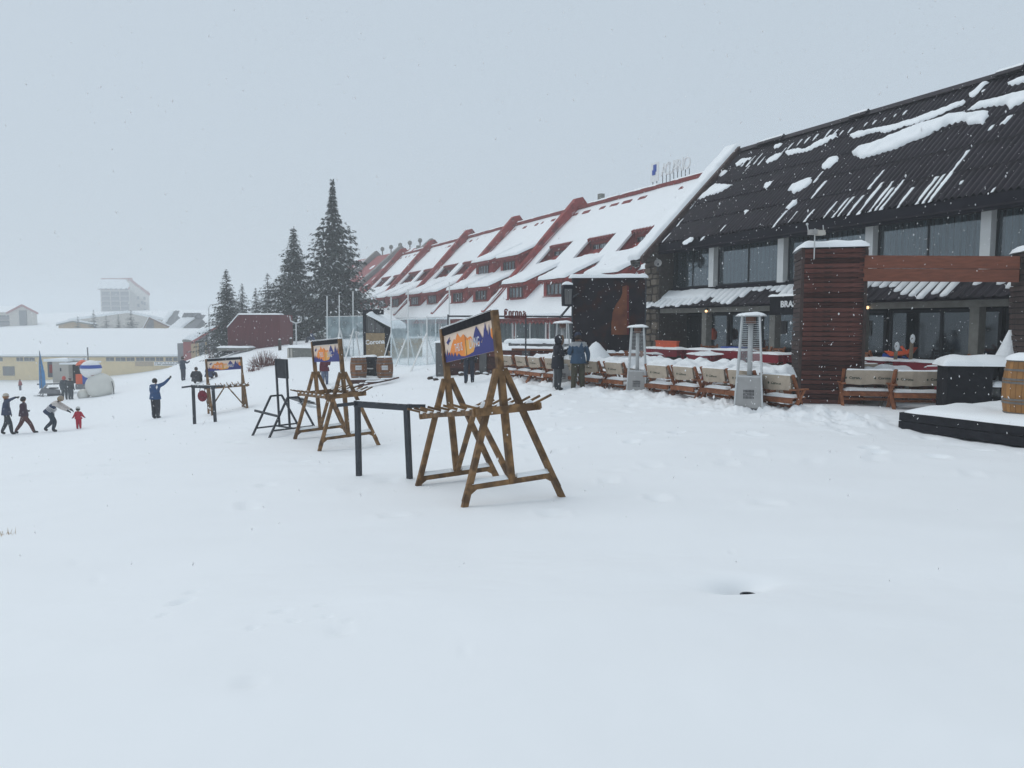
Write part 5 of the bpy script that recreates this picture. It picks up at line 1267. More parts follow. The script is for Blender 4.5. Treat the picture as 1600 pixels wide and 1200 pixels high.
part('shelf', MB().bb(wA*.2+.001, wA/2-.041, -.31, .3, -.06, .1), M['black_wood'], t)
mb = MB(); snow_pad(mb, rect(-wA/2-.11, wA/2+.10, -.42, .42, .02, random.Random(3), 6), (0,0,zc+.025), th=.21, res=.05, edge=.3, seed=6, rough=.12); part('snow_cap', mb, M['snow'], t, smooth=True)
def barrel(loc, r, H, label, m, seed=1, lab=False, lrz=0, hoops=(.03,.14,.27,.73,.86,.97), snow=.1, group=None):
    t = thing('wine_barrel', label, 'barrel', loc, lrz, group); N = 26
    prof = lambda u: r*(1-.17*(2*u-1)**2)
    for k in range(N):
        a0, a1 = 2*math.pi*(k+.03)/N, 2*math.pi*(k+.97)/N; mb = MB(); vs = []; n = 10
        for i in range(n+1):
            u = i/n; R_ = prof(u)
            for a in (a0, a1): vs.append((R_*math.cos(a), R_*math.sin(a), u*H))
        mb.add(vs, [(2*i, 2*i+1, 2*i+3, 2*i+2) for i in range(n)])
        part('stave', mb, m, t)
    part('head', MB().lathe((0,0,0), [(prof(0)-.02,.03),(prof(.5)-.02,H*.5),(prof(1)-.02,H-.03)], N), M['barrel_dark'], t)
    for u in hoops:
        ww = .035; part('hoop', MB().lathe((0,0,0), [(prof(u)+.001,u*H-ww/2-.0),(prof(u-.01)+.008,u*H-ww/2),(prof(u+.01)+.008,u*H+ww/2),(prof(u)-.01,u*H+ww/2)], N), M['hoop'], t)
    if snow:
        mb = MB(); snow_pad(mb, [((r*.93)*math.cos(a*math.pi/12), (r*.93)*math.sin(a*math.pi/12)) for a in range(24)], (0,0,H-.02), th=snow, res=.05, edge=.2, seed=seed, rough=.2); part('snow', mb, M['snow'], t, smooth=True)
    if lab:
        a = -math.pi/2; mb = MB(); vs = []; n = 6
        for i in range(n+1):
            an = a-.36+.72*i/n
            for u in (.42, .62): vs.append(((prof(u)+.012)*math.cos(an), (prof(u)+.012)*math.sin(an), u*H))
        mb.add(vs, [(2*i, 2*i+2, 2*i+3, 2*i+1) for i in range(n)]); lb_ = part('paper_label', mb, M['paper'], t)
        link('lettering', text_mesh('Corona', .07, .001, .001, 0, mat('label_ink', (.25,.25,.26), .8, .1)), lb_, (0, -r-.016, .52*H), (math.radians(90), 0, 0))
    return t
bl = at(1605, 655, 13.1); 
barrel(Vector((bl.x, bl.y, DKZ-.0)), .40, at(1605, 560, 13.1).z-DKZ, 'large orange brown wine barrel on the timber deck, cut by the right border', M['barrel'], 1, hoops=(.02,.13,.30,.35,.62,.67,.82,.97), snow=.13)
sm = thing('snow_heap', 'pointed heap of snow leaning against the second slatted pillar behind the bar counter', 'snow heap', (at(1577,550,16.4).x, 16.4, -1.55), 0)
part('mound', MB().lathe((0,0,0), [(.6,0),(.5,.3),(.36,.65),(.2,1.0),(.1,1.25),(.03,1.42)], 14), M['snow_rough'], sm, smooth=True)

# ------------------------------------------------------------------ big dark screen with a bottle picture, speaker, pallets
sc0 = at(895, 548, 26.0); sc1 = at(1006, 546, 26.0)
zt = at(950, 434, 26.0).z; zb = at(950, 547, 26.0).z; ctr = (sc0+sc1)/2; W2 = (sc1.x-sc0.x)/2
t = thing('outdoor_screen', 'large dark outdoor panel with a brown bottle picture, snow along its top', 'screen', (ctr.x, ctr.y, 0), math.radians(-4))
part('panel', MB().bb(-W2, W2, -.08, .12, zb, zt), M['screen'], t)
part('frame', MB().bb(-W2-.05, -W2, -.1, .14, zb-1.1, zt+.02), M['black_steel'], t); part('frame', MB().bb(W2, W2+.04, -.1, .14, zb-1.1, zt+.02), M['black_steel'], t)
part('frame', MB().bb(-W2, W2, -.1, .14, zb-.06, zb), M['black_steel'], t)
bw = lambda px, py: (at(px, py, 26).x-ctr.x, -.085, at(px, py, 26).z)
bp_ = [(955,523),(955,505),(957,488),(962,476),(969,466),(972,458),(972,448),(979,446),(979,523)]
part('bottle_print', MB().prism([bw(*p) for p in bp_], (0,-.004,0)), M['bottle'], t)
part('bottle_shade', MB().prism([bw(*p) for p in [(979.2,523),(979.2,446),(982,448),(982,523)]], (0,-.003,0)), M['sign_red'], t)
mb = MB(); snow_pad(mb, rect(-W2-.15, W2+.1, -.14, .2, .02), (0,0,zt), th=.13, res=.06, edge=.1, seed=2); part('snow', mb, M['snow'], t, smooth=True)
sp = at(887, 478, 25.4); t = thing('loudspeaker', 'black loudspeaker with a snow cap on an arm left of the outdoor screen', 'speaker', sp, math.radians(8))
part('cabinet', MB().prism([(-.17,-.15,0), (.12,-.15,-.02), (.17,-.12,.6), (.12,-.1,.74), (-.14,-.1,.72), (-.19,-.14,.5)], (0,.32,0)), M['fascia_dark'], t)
part('grille', MB().prism([(-.13,-.16,.05), (.09,-.16,.05), (.12,-.145,.56), (-.14,-.155,.56)], (0,.01,0)), M['grey_board'], t)
mb = MB(); snow_pad(mb, rect(-.17, .15, -.14, .22, .01), (0,0,.71), th=.12, res=.04, edge=.12, seed=2); part('snow', mb, M['snow'], t, smooth=True)
part('arm', MB().tube((.1,.1,.25), (.45,.3,.42), .03).tube((.1,.1,.0), (-.25,.1,-.42), .025), M['black_steel'], t)
pp = at(960, 553, 25.2); t = thing('pallet_stack', 'stack of brown pallet wood with snow clumps under the outdoor screen', 'pallets', Vector((pp.x, pp.y, G(pp.x, pp.y)+.35)), math.radians(-6))
for r in range(3):
    part('plank', MB().bb(-.75, .9, -.06, .0, .1+.19*r, .1+.19*r+.1), M['chair_wood'], t)
for k in range(4): part('block', MB().bb(-.7+.5*k, -.55+.5*k, .001, .3, -.3, .64), M['chair_wood'], t)
mb = MB()
for r in range(3):
    for k in range(4):
        mb = MB(); x = -.7+.42*k+R6.uniform(-.1,.1); snow_pad(mb, rect(x, x+R6.uniform(.15,.4), -.12, .12, .02), (0,0,.2+.19*r), th=.09, res=.04, edge=.08, seed=k+r); part('snow', mb, M['snow_rough'], t, smooth=True)
mm_ = at(931, 562, 24.9); t = thing('snow_pile', 'pointed shovelled pile of snow right of the person in olive trousers', 'snow pile', Vector((mm_.x, mm_.y, mm_.z-.1)), 0)
part('mound', MB().lathe((0,0,0), [(.62,0),(.5,.2),(.3,.42),(.13,.62),(.01,.7)], 14), M['snow_rough'], t, smooth=True)

# ------------------------------------------------------------------ sign frame over the seating
f0 = at(700, 494, 27.6); f1 = at(896, 497, 27.0)
t = thing('sign_frame', 'thin black pole frame carrying dark red blackletter style word over the terrace', 'sign', (f0.x, f0.y, 0), math.atan2(f1.y-f0.y, f1.x-f0.x))
LF = math.hypot(f1.x-f0.x, f1.y-f0.y); zt = f0.z
for x, zb in ((0, -1.9), (LF*.625, -1.2), (LF, -1.9)): part('pole', MB().tube((x,0,zb), (x,0,zt+.06), .028), M['black_steel'], t)
part('crossbar', MB().tube((0,0,zt), (LF,0,zt-.02), .03), M['black_steel'], t)
part('diagonal', MB().tube((LF*.9,0,zt), (LF*1.0,.1,zt+.55), .025), M['black_steel'], t)
# word: heavy strokes with small spurs
def blackletter(word, H, m):
    mb = MB(); x = 0; sw = H*.17
    def st(x0, z0, x1, z1, w=sw): mb.bar((x+x0*H, 0, z0*H), (x+x1*H, 0, z1*H), .05, w, up=(0,1,0))
    G_ = {'C': ([(.1,.15,.1,1.1),(.1,.15,.32,-.02),(.32,-.02,.62,.16),(.1,1.1,.32,1.28),(.32,1.28,.64,1.02),(.36,.3,.36,.95)], .78), 'o': ([(.08,.05,.08,.75),(.42,.05,.42,.75),(.0,.72,.25,.92),(.25,.92,.48,.74),(.02,.08,.25,-.04),(.25,-.04,.48,.1)], .62),
          'r': ([(.1,.0,.1,.82),(.1,.8,.4,.9),(-.02,.06,.2,-.02),(.0,.72,.18,.92)], .5), 'n': ([(.1,.0,.1,.85),(.42,.0,.42,.75),(.1,.85,.42,.78),(.0,.06,.2,-.02),(.34,.04,.55,-.02)], .66),
          'a': ([(.1,.05,.1,.42),(.42,.0,.42,.8),(.05,.72,.3,.92),(.1,.45,.42,.5),(.08,.05,.3,-.03),(.36,.05,.56,0)], .66)}
    for ch_ in word:
        S_, adv = G_[ch_]
        for s4 in S_: st(*s4)
        x += adv*H
    return mb, x
mbw, wd = blackletter('Corona', .21, None)
x0 = (at(789, 496, 27.4).x-f0.x)
part('lettering', mbw, M['sign_red'], t, (x0+.0, -.06, zt-.02))
part('letter_rail', MB().bb(x0, x0+wd, -.04, -.0, zt-.09, zt-.04), M['sign_red'], t)

# ------------------------------------------------------------------ dark red boarded planter wall in front of the hotel
w0 = at(688, 583, 30.5); w1 = at(905, 583, 27.5)
t = thing('planter_wall', 'long low planter wall of dark red boards with grey piers and snow ledges', 'wall', (w0.x, w0.y, 0), math.atan2(w1.y-w0.y, w1.x-w0.x))
LW_ = math.hypot(w1.x-w0.x, w1.y-w0.y); zt = at(700, 546, 30.5).z; zb = G(w0.x, w0.y)-.2
part('core', MB().bb(0, LW_, .05, .8, zb, zt), M['black_wood'], t)
nb = 5
for r in range(nb):
    for k in range(4):
        part('board', MB().bb(LW_*k/4+.01, LW_*(k+1)/4-.01, .0, .045, zb+(zt-zb)*r/nb+.008, zb+(zt-zb)*(r+1)/nb-.008), M['slat_wood'], t)
for x in (.05, LW_*.31, LW_*.62): part('pier', MB().bb(x-.02, x+.3, -.05, .02, zb, zt+.02), M['grey_board'], t)
part('ledge', MB().bb(LW_*.55, LW_, -.12, .9, zt+.02, zt+.1), M['brown_wood'], t)
mb = MB(); snow_pad(mb, rect(-.05, LW_, .0, .95, .04, n=30), (0,0,zt+.03), th=.13, res=.1, edge=.15, seed=3); part('snow', mb, M['snow'], t, smooth=True)
part('end_pillar', MB().bb(-.14, .28, -.12, .3, zb, zt+.28), M['grey_board'], t)
mb = MB(); snow_pad(mb, rect(-.2, .34, -.18, .36, .01), (0,0,zt+.28), th=.08, res=.05, edge=.1, seed=3); part('snow', mb, M['snow'], t, smooth=True)
t = thing('garden_ledge', 'low dark board ledge under snow before the curtained hotel windows', 'ledge', at(845, 540, 36), math.radians(-20))
part('board', MB().bb(-1.6, 1.2, -.1, .3, -.1, .12), M['grey_board'], t)
mb = MB(); snow_pad(mb, rect(-1.9, 2.2, -.15, .8, .06, n=10), (0,0,.1), th=.2, res=.1, edge=.15, seed=3); part('snow', mb, M['snow'], t, smooth=True); mb = MB(); snow_pad(mb, rect(-2.2, 2.4, -.3, 1.0, .06, n=10), (0,0,-.42), th=.25, res=.1, edge=.15, seed=8); part('snow', mb, M['snow'], t, smooth=True)
R7 = random.Random(8)
for k, (px, py, Y) in enumerate(((676,583,29.5),(681,588,28.6),(722,580,29.6),(746,579,29.4),(757,584,28.6),(812,586,27.6),(768,578,29.4))):
    p = at(px, py, Y); p.z = G(p.x, p.y)+.02; t = thing('earth_clod', ['dark clod of earth at the left end of the planter wall','small clod of earth in front of the planter wall end','dark clod by the legs behind the nearest banner','clod of earth right of the legs behind the nearest banner','flat clod of earth in front of the planter wall middle','clod of earth beside the nearest rack post foot of wall','small clod near the second grey pier of the planter wall'][k], 'clod', p, R7.uniform(0,3), 'clods of earth along the planter wall')
    mb = MB().ball((0,0,0), (R7.uniform(.12,.24), .12, R7.uniform(.07,.12)), 9); mb.v = [tuple(Vector(v)*(1+.35*mnoise.noise(Vector(v)*9+Vector((k,0,0))))) for v in mb.v]
    part('soil', mb, M['bark'], t); part('snow', MB().ball((.04,0,.08), (.12,.1,.05), 8), M['snow'], t, smooth=True)

# ------------------------------------------------------------------ wind screens of plastic sheet on white poles
def windscreen(pts, zt_py, label, seed, braces, pole_tops):
    """pts: (px, base py, Y) along the foot"""
    P = [at(*p) for p in pts]; P = [Vector((p.x, p.y, G(p.x, p.y))) for p in P]
    t = thing('plastic_windscreen', label, 'windscreen', P[0], 0, 'plastic sheet windscreens'); O = P[0]; P = [p-O for p in P]
    tops = [at((pts[i][0]), zt_py[i], pts[i][2]).z-O.z for i in range(len(pts))]
    R = random.Random(seed)
    for i in range(len(P)-1):
        n = 16; m_ = 8; vs = []
        for a in range(n+1):
            for b in range(m_+1):
                u, v = a/n, b/m_; p = P[i].lerp(P[i+1], u); z0_ = p.z-.05; z1_ = tops[i]+(tops[i+1]-tops[i])*u
                d_ = (P[i+1]-P[i]); nn = Vector((-d_.y, d_.x, 0)).normalized()
                q = p+nn*(.10*math.sin(v*3.1)*mnoise.noise(Vector((u*2.5+i*3, v*1.5, seed)))+.05*mnoise.noise(Vector((u*8+i, v*3, seed+4)))); q.z = z0_+(z1_-z0_)*v
                vs.append(q)
        fs = [(a*(m_+1)+b, (a+1)*(m_+1)+b, (a+1)*(m_+1)+b+1, a*(m_+1)+b+1) for a in range(n) for b in range(m_)]
        mb = MB(); mb.add(vs, fs); part('sheet', mb, M['plastic'], t, smooth=True)
        part('top_rail', MB().tube(P[i].xy.to_3d()+Vector((0,0,tops[i])), P[i+1].xy.to_3d()+Vector((0,0,tops[i+1])), .02), M['white_paint'], t)
    for (px, py, Y, ptop, w_) in pole_tops:
        a = at(px, py, Y); a.z = G(a.x, a.y)-.1; b = at(px-.5, ptop, Y); part('pole', MB().tube(a-O, b-O, .035), M['white_paint'], t)
    for (px, py, Y, px2, py2, w_) in braces:
        a = at(px, py, Y); a.z = G(a.x, a.y)-.05; b = at(px2, py2, Y+w_); part('brace', MB().bar(a-O, b-O, .07, .05), M['white_paint'], t)
windscreen([(510,558,45),(529,557,45),(550,557,45),(571,558,44)], [495,494.5,494,493.5], 'left plastic sheet windscreen on tall white poles, left of the plywood kiosk', 1,
  [(522,557,42,531,513,3), (538,560,42,553,512,3), (541,557,44,532,516,1), (563,560,43,556,518,1), (505,549,44,511,535,1)], [(511.5,559,45,462,0), (530.5,557,45,461,0), (552,558,45,455,0)])
windscreen([(611,572,39.5),(638,575,38),(667,576,37),(700,572,38)], [500.5,498,496.5,495], 'right plastic sheet windscreen on white poles, between kiosk and planter wall', 2,
  [(597,562,40,611,520,0), (617,573,37.5,638,520,1), (641,585,34,667,520,3), (625,570,40,612,522,0), (649,566,39,639,524,0), (680,566,39,668,526,0)], [(611.5,572,39.5,464,0), (638,575,38,452,0), (667.5,577,37,494,0), (702.5,570,38.5,441,0), (681,574,37.5,497,0)])
# plywood kiosk
k0 = at(572, 566, 43); k1 = at(602, 566, 43)
t = thing('plywood_kiosk', 'small grey board kiosk with a snowy sloping roof and plywood front with white lettering', 'kiosk', (k0.x, k0.y, 0), math.radians(-4))
Wk = k1.x-k0.x; zb = G(k0.x, k0.y)-.3; zt = at(572, 492, 43).z; ze = at(602, 512, 43).z; zp = at(580, 522, 43).z
n = 9
for k in range(n):
    x0, x1 = Wk*k/n, Wk*(k+1)/n; top = zt+(ze-zt)*(max(0, (x0+x1)/2-Wk*.15))/(Wk*.85)
    part('board', MB().bb(x0+.006, x1-.006, .0, .04, zp, top-.05), M['grey_board'], t)
part('wall', MB().prism([(0,.045,zb), (Wk,.045,zb), (Wk,.045,ze-.08), (.2,.045,zt-.08), (0,.045,zt-.08)], (0,3,0)), M['dark_wall'], t)
ply = part('plywood_front', MB().bb(-.05, Wk+.02, -.08, -.04, zb, zp+.06), M['plywood'], t)
link('lettering', text_mesh('Corona', .36, .003, .012, 0, M['white']), ply, (Wk*.5, -.09, zp-.45), (math.radians(90), math.radians(-4), 0))
rf = part('roof', MB().prism([(.1,-.2,zt-.02), (Wk*1.55,-.2,ze-.12), (Wk*1.55,-.2,ze-.06), (.1,-.2,zt+.04)], (0,3.4,0)), M['grey_board'], t)
mb = MB(); u_ = Vector((Wk*1.45,0,ze-zt-.1)); snow_pad(mb, rect(0, u_.length, -.25, 3.2, .05, n=8), (.1,0,zt+.03), u_.normalized(), (0,1,0), Vector((-u_.z,0,u_.x)).normalized(), .28, .12, .22, 3); part('snow', mb, M['snow'], rf, smooth=True)
part('side_wall', MB().bb(Wk+.04, Wk*2.6, .6, .7, zb+1.5, ze-.2), M['grey_board'], t); part('side_counter', MB().bb(Wk+.1, Wk*2.9, .3, .38, zb, zb+1.5), M['plywood'], t)
cs = part('side_shelf', MB().bb(Wk+1.2, Wk*2.9, .2, .6, zb+1.5, zb+1.6), M['white_paint'], t)
part('sign_board', MB().bb(.03, Wk*.95, -.02, .1, zt+.02, zt+.3), M['fascia_dark'], t); part('corner_post', MB().bb(-.12, .03, -.1, .1, zb, zt+.28), M['fascia_dark'], t)
part('doorway', MB().bb(Wk*.98, Wk*1.3, -.02, .03, zb+.8, ze-.1), M['dark_wall'], t)

# barrels and platform mid left
z0_ = G(at(580,604,31).x, 31); pl = at(545, 606, 31); pr = at(621, 603, 31.4)
t = thing('barrel_platform', 'low dark red board platform under two labelled barrels', 'platform', (pl.x, pl.y, z0_), math.atan2(pr.y-pl.y, pr.x-pl.x))
Lp = pr.x-pl.x; zt = at(580, 593.5, 31).z-z0_
for i in range(2): part('board', MB().bb(0, Lp, -.03, .03, zt-.17*(i+1), zt-.17*i-.01), M['slat_wood'], t)
part('fill', MB().bb(.0, Lp, .035, 2.0, -.3, zt-.04), M['black_wood'], t)
mb = MB(); snow_pad(mb, rect(-.05, Lp+.05, .0, 2.1, .04, n=8), (0,0,zt-.03), th=.09, res=.09, edge=.2, seed=3); part('snow', mb, M['snow'], t, smooth=True)
BZ = z0_+zt
for px, lb, sd in ((560.5, 'brown barrel with white paper label, left one on the red board platform', 5), (601.5, 'brown barrel with white paper label, right one on the red board platform', 6)):
    p = at(px, 592, 31.6); barrel(Vector((p.x, p.y, BZ)), .35, .93, lb, M['barrel_dark'], sd, True, math.atan2(p.x, p.y)*-1, hoops=(.02,.13,.28,.72,.87,.97), snow=.05, group='labelled barrels')
p = at(578, 588, 32.6); t = thing('black_cabinet', 'small black shelf cabinet standing between the two labelled barrels', 'cabinet', Vector((p.x, p.y, BZ)), math.radians(-15))
part('side_panel', MB().bb(-.3,-.26,-.2,.2,0,.85).bb(.26,.3,-.2,.2,0,.85), M['black_wood'], t); part('back_panel', MB().bb(-.26,.26,.16,.2,0,.85), M['black_wood'], t); part('top', MB().bb(-.31,.31,-.21,.21,.85,.88), M['black_wood'], t)
part('shelf', MB().bb(-.26,.26,-.2,.16,.36,.4), M['white_paint'], t); part('door', MB().bb(-.26,.26,-.2,-.17,.45,.84), M['black_wood'], t)
mb = MB(); snow_pad(mb, rect(-.3,.3,-.2,.2,.01), (0,0,.88), th=.08, res=.05, edge=.1); part('snow', mb, M['snow'], t, smooth=True)
for k, (px, py, Y, rz_, L_) in enumerate(((590,604,30.0,.5,1.1),(608,601,30.4,.35,.8),(571,609,29.6,.1,.6),(559,611,29.5,-.1,.5))):
    p = at(px, py, Y); p.z = G(p.x, p.y)+.06
    t = thing('loose_plank', ['long loose dark plank slanting out of the snow before the platform','loose plank near the right end of the platform','short loose board half buried before the left barrel','smallest loose board at the left, half buried before the platform'][k], 'plank', p, rz_, 'loose planks')
    part('board', MB().bar((-L_/2,0,-.03), (L_/2,0,.14), .12, .05), M['slat_wood'], t)
    mb = MB(); snow_pad(mb, rect(-L_/2+.05, L_/2-.2, -.05, .08, .01), (0,0,.09), th=.05, res=.04, edge=.05, seed=k); part('snow', mb, M['snow'], t, smooth=True)
# lamp post beside the tree
p = on(463.5, 52); t = thing('lamp_post', 'slim pale post with forked snowy top before the second tall fir', 'post', p, 0)
hh = at(463, 505, 52).z-p.z; part('pole', MB().tube((0,0,0), (0,0,hh), .05), M['steel'], t); part('fork', MB().tube((0,0,hh), (-.35,0,hh+.15), .04).tube((-.35,0,hh+.15), (-.42,0,hh+.5), .035).tube((0,0,hh), (.35,0,hh+.1), .04).tube((.35,0,hh+.1), (.38,0,hh+.45), .035), M['steel'], t)
for k, px in enumerate((455, 437.5)):
    p = on(px, 55); t = thing('fence_stake', ['short dark stake left of the slim forked post', 'short stake at the right corner of the red shed'][k], 'stake', p, 0, 'short stakes'); part('post', MB().bb(-.09,.09,-.09,.09,-.2,.75), M['bark'], t); part('cap', MB().ball((0,0,.78), (.1,.1,.06), 6), M['snow'], t)
for k, (px, py, Y) in enumerate(((478,488,66),)): pass
p = on(306, 90); t = thing('bent_street_lamp', 'thin curved street lamp beside the small fir, faint in the snowfall', 'street lamp', Vector((at(328,545,90).x, 90, p.z)), 0)
zz = at(328, 476, 90).z-p.z; part('pole', MB().tube((0,0,0), (0,0,zz-.4), .07), M['steel'], t); part('arm', MB().tube((0,0,zz-.4), (.25,0,zz), .05).tube((.25,0,zz), (.9,0,zz+.05), .05), M['steel'], t)

# ------------------------------------------------------------------ inflatable snowman, service trailer, flag
p = on(153, 54.5); p.z -= .25; z0_ = p.z; t = thing('inflatable_snowman', 'big white inflatable snowman with a blue banded head, bent forward on the piste', 'inflatable snowman', p, 0)
px_m = 54.5/F
part('body', MB().ball((.05,0,.98), (.96,.95,.96), 24), mat('inflatable', (.66,.65,.6), .6, .04, 2), t, smooth=True)
hd = part('head', MB().ball((-.5,-.1,2.2), (.72,.68,.66), 20), M['white'], t, smooth=True)
part('band', MB().lathe((-.5,-.1,2.2), [(.72*math.sqrt(1-(z/.66)**2)+d, z) for z, d in ((.08,-.01),(.08,.012),(.14,.014),(.2,.014),(.26,.014),(.32,.012),(.32,-.01))], 20), M['blue'], hd, rot=(0,0,0), smooth=True)
part('scarf', MB().lathe((-.35,-.05,1.74), [(.3,0),(.52,.02),(.5,.1),(.3,.12)], 14), M['red_plastic'], t)
part('foot', MB().ball((-1.0,-.3,.38), (.42,.42,.42), 14), bpy.data.materials['inflatable'], t, smooth=True)
cb = MB(); a = None
for k in range(9):
    u = k/8; q = Vector((1.02+.12*math.sin(u*2.6), -.2, 1.35-1.35*u))
    if a: cb.tube(a, q, .03)
    a = q
part('hose', cb, M['black_steel'], t)
def kiosk2():
    Y = 62; a = at(66, 603, Y); b = at(135, 603, Y); zg = G(a.x, a.y)
    a.z = zg
    t = thing('service_trailer', 'white service trailer with dark awning bay beside the yellow hall', 'trailer', a, 0)
    k = Y/F; X = lambda px: at(px, 560, Y).x-a.x; Z = lambda py: at(100, py, Y).z-zg
    part('body', MB().bb(X(81), X(106), 0, 2.5, Z(598), Z(565)), M['pale_wall'], t)
    part('roof', MB().bb(X(70), X(108), -.2, 2.6, Z(565)+.003, Z(561)), M['snow'], t)
    part('side_annex', MB().bb(X(70), X(80.8), .3, 2.4, Z(590), Z(566)), M['grey_wall'], t)
    part('poster', MB().bb(X(74), X(81), .2, .29, Z(583), Z(570)), M['red_wall'], t)
    part('window', MB().bb(X(93), X(95), -.03, .0, Z(580), Z(575)), M['black_steel'], t)
    part('bay', MB().bb(X(106)+.002, X(128), .6, 2.5, Z(600), Z(570)), M['dark_wall'], t)
    part('awning', MB().bb(X(99), X(130), -.6, 2.7, Z(569)+.003, Z(566.5)), M['snow'], t)
    part('upper_rack', MB().bb(X(97), X(128), .5, .6, Z(564), Z(563)).bb(X(100), X(126), .5, .6, Z(560.5), Z(559.5)).bb(X(100), X(101), .5, .6, Z(566), Z(560)).bb(X(125), X(126), .5, .6, Z(566), Z(560)), M['steel'], t)
    part('mast', MB().tube((X(132.5),.5,Z(600)), (X(132),.5,Z(543)), .05), M['grey_wall'], t)
    part('tow_bar', MB().bar((X(60),-.3,Z(600)), (X(100),-.3,Z(599)), .12, .1), M['black_steel'], t)
    f = thing('feather_flag', 'tall blue feather flag standing left of the white service trailer', 'flag', Vector((at(65,600,Y-1).x, Y-1, zg)), 0)
    zt_ = at(64, 548, Y-1).z-zg; part('pole', MB().tube((0,0,0), (-.05,0,zt_), .03), M['grey_wall'], f)
    fb = mat('flag_blue', (.05,.2,.42), .7, .2, 2)
    part('cloth', MB().prism([(-.2,0,.6), (-.15,0,2.6), (-.04,0,zt_), (.1,0,2.8), (.28,0,1.9), (.32,0,.7)], (0,.03,0)), fb, f)
    g = thing('snowmobile', 'parked snowmobile with grey windshield in front of the service trailer', 'snowmobile', Vector((at(76,600,Y-3).x, Y-3, G(at(76,600,Y-3).x, Y-3))), 0); g.scale = (.72,.72,.72)
    part('body', MB().prism([(-1.0,-.3,.35), (-.6,-.3,.95), (.0,-.3,.85), (1.0,-.3,.75), (1.1,-.3,.35)], (0,.6,0)), M['grey_wall'], g)
    part('seat', MB().bb(.1,.95,-.2,.2,.86,1.0), M['black_steel'], g); part('windshield', MB().prism([(-.5,-.25,.96), (-.2,-.25,1.35), (-.16,-.25,1.35), (-.42,-.25,.96)], (0,.5,0)), M['steel'], g)
    part('ski', MB().bar((-1.5,-.3,.12), (-.4,-.3,.05), .14, .04).bar((-1.5,.3,.12), (-.4,.3,.05), .14, .04), M['black_steel'], g); part('track', MB().bb(-.1,1.3,-.2,.2,.02,.34), M['black_steel'], g)
    part('ski_strut', MB().bar((-.9,-.3,.1), (-.7,-.25,.4), .05).bar((-.9,.3,.1), (-.7,.25,.4), .05), M['black_steel'], g)
    Yc = 57; cx_ = at(128, 598, Yc).x; zc_ = at(128, 598, Yc).z
    c2 = thing('orange_barrier', 'upright orange and blue padded barrier left of the inflatable snowman', 'barrier', (cx_, Yc, zc_-.3), 0)
    part('pad', MB().bb(-.4, .1, -.1, .1, .2, .95), M['orange'], c2); part('pad', MB().bb(.102, .4, -.1, .1, .2, 1.0), M['blue'], c2); part('foot', MB().bb(-.4,.4,-.2,.2,-.2,.198), M['grey_wall'], c2)
    c3 = thing('red_parasol', 'small half folded red parasol above the orange barrier', 'parasol', (cx_-.0, Yc+.3, zc_+1.2), 0)
    part('canopy', MB().lathe((0,0,.2), [(.5,0),(.36,.18),(.12,.3),(.02,.33)], 10), M['orange'], c3, rot=(0,math.radians(-14),0)); part('pole', MB().tube((0,0,-1.4), (0,0,.6), .03), M['steel'], c3)
kiosk2()

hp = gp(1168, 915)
t = thing('hole_shade_stub', 'dark pipe-shaped stub added as the shade inside the small foreground snow hole', 'shade stub', (hp.x+.02, hp.y+.03, G(hp.x, hp.y)-.135), .4)  # dark stub added to stand in for the shade inside the hole
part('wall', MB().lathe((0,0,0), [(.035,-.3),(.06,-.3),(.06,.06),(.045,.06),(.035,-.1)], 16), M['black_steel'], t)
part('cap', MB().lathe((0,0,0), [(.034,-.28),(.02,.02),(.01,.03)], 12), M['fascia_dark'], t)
# ------------------------------------------------------------------ people
STAND = dict(pel=(0,0,.95), spi=(0,-.01,1.14), che=(0,0,1.33), nek=(0,.005,1.475), hlo=(0,.025,1.56), hup=(0,.02,1.68),
  shL=(-.185,0,1.41), elL=(-.25,-.03,1.13), wrL=(-.25,.06,.89), haL=(-.25,.09,.82), shR=(.185,0,1.41), elR=(.25,-.03,1.13), wrR=(.25,.06,.89), haR=(.25,.09,.82),
  hiL=(-.095,0,.90), knL=(-.11,.02,.50), anL=(-.115,-.01,.09), toL=(-.13,.14,.045), hiR=(.095,0,.90), knR=(.11,.02,.50), anR=(.115,-.01,.09), toR=(.13,.14,.045))
RAD = dict(pel=(.165,.135), spi=(.155,.13), che=(.185,.14), nek=(.062,.062), hlo=(.075,.085), hup=(.09,.098), sh=(.085,.085), el=(.062,.062), wr=(.042,.045), ha=(.04,.03), hi=(.115,.115), kn=(.082,.085), an=(.062,.062), to=(.05,.042))
EDG = [('pel','spi'),('spi','che'),('che','nek'),('nek','hlo'),('hlo','hup'),('che','shL'),('shL','elL'),('elL','wrL'),('wrL','haL'),('che','shR'),('shR','elR'),('elR','wrR'),('wrR','haR'),
       ('pel','hiL'),('hiL','knL'),('knL','anL'),('anL','toL'),('pel','hiR'),('hiR','knR'),('knR','anR'),('anR','toR')]
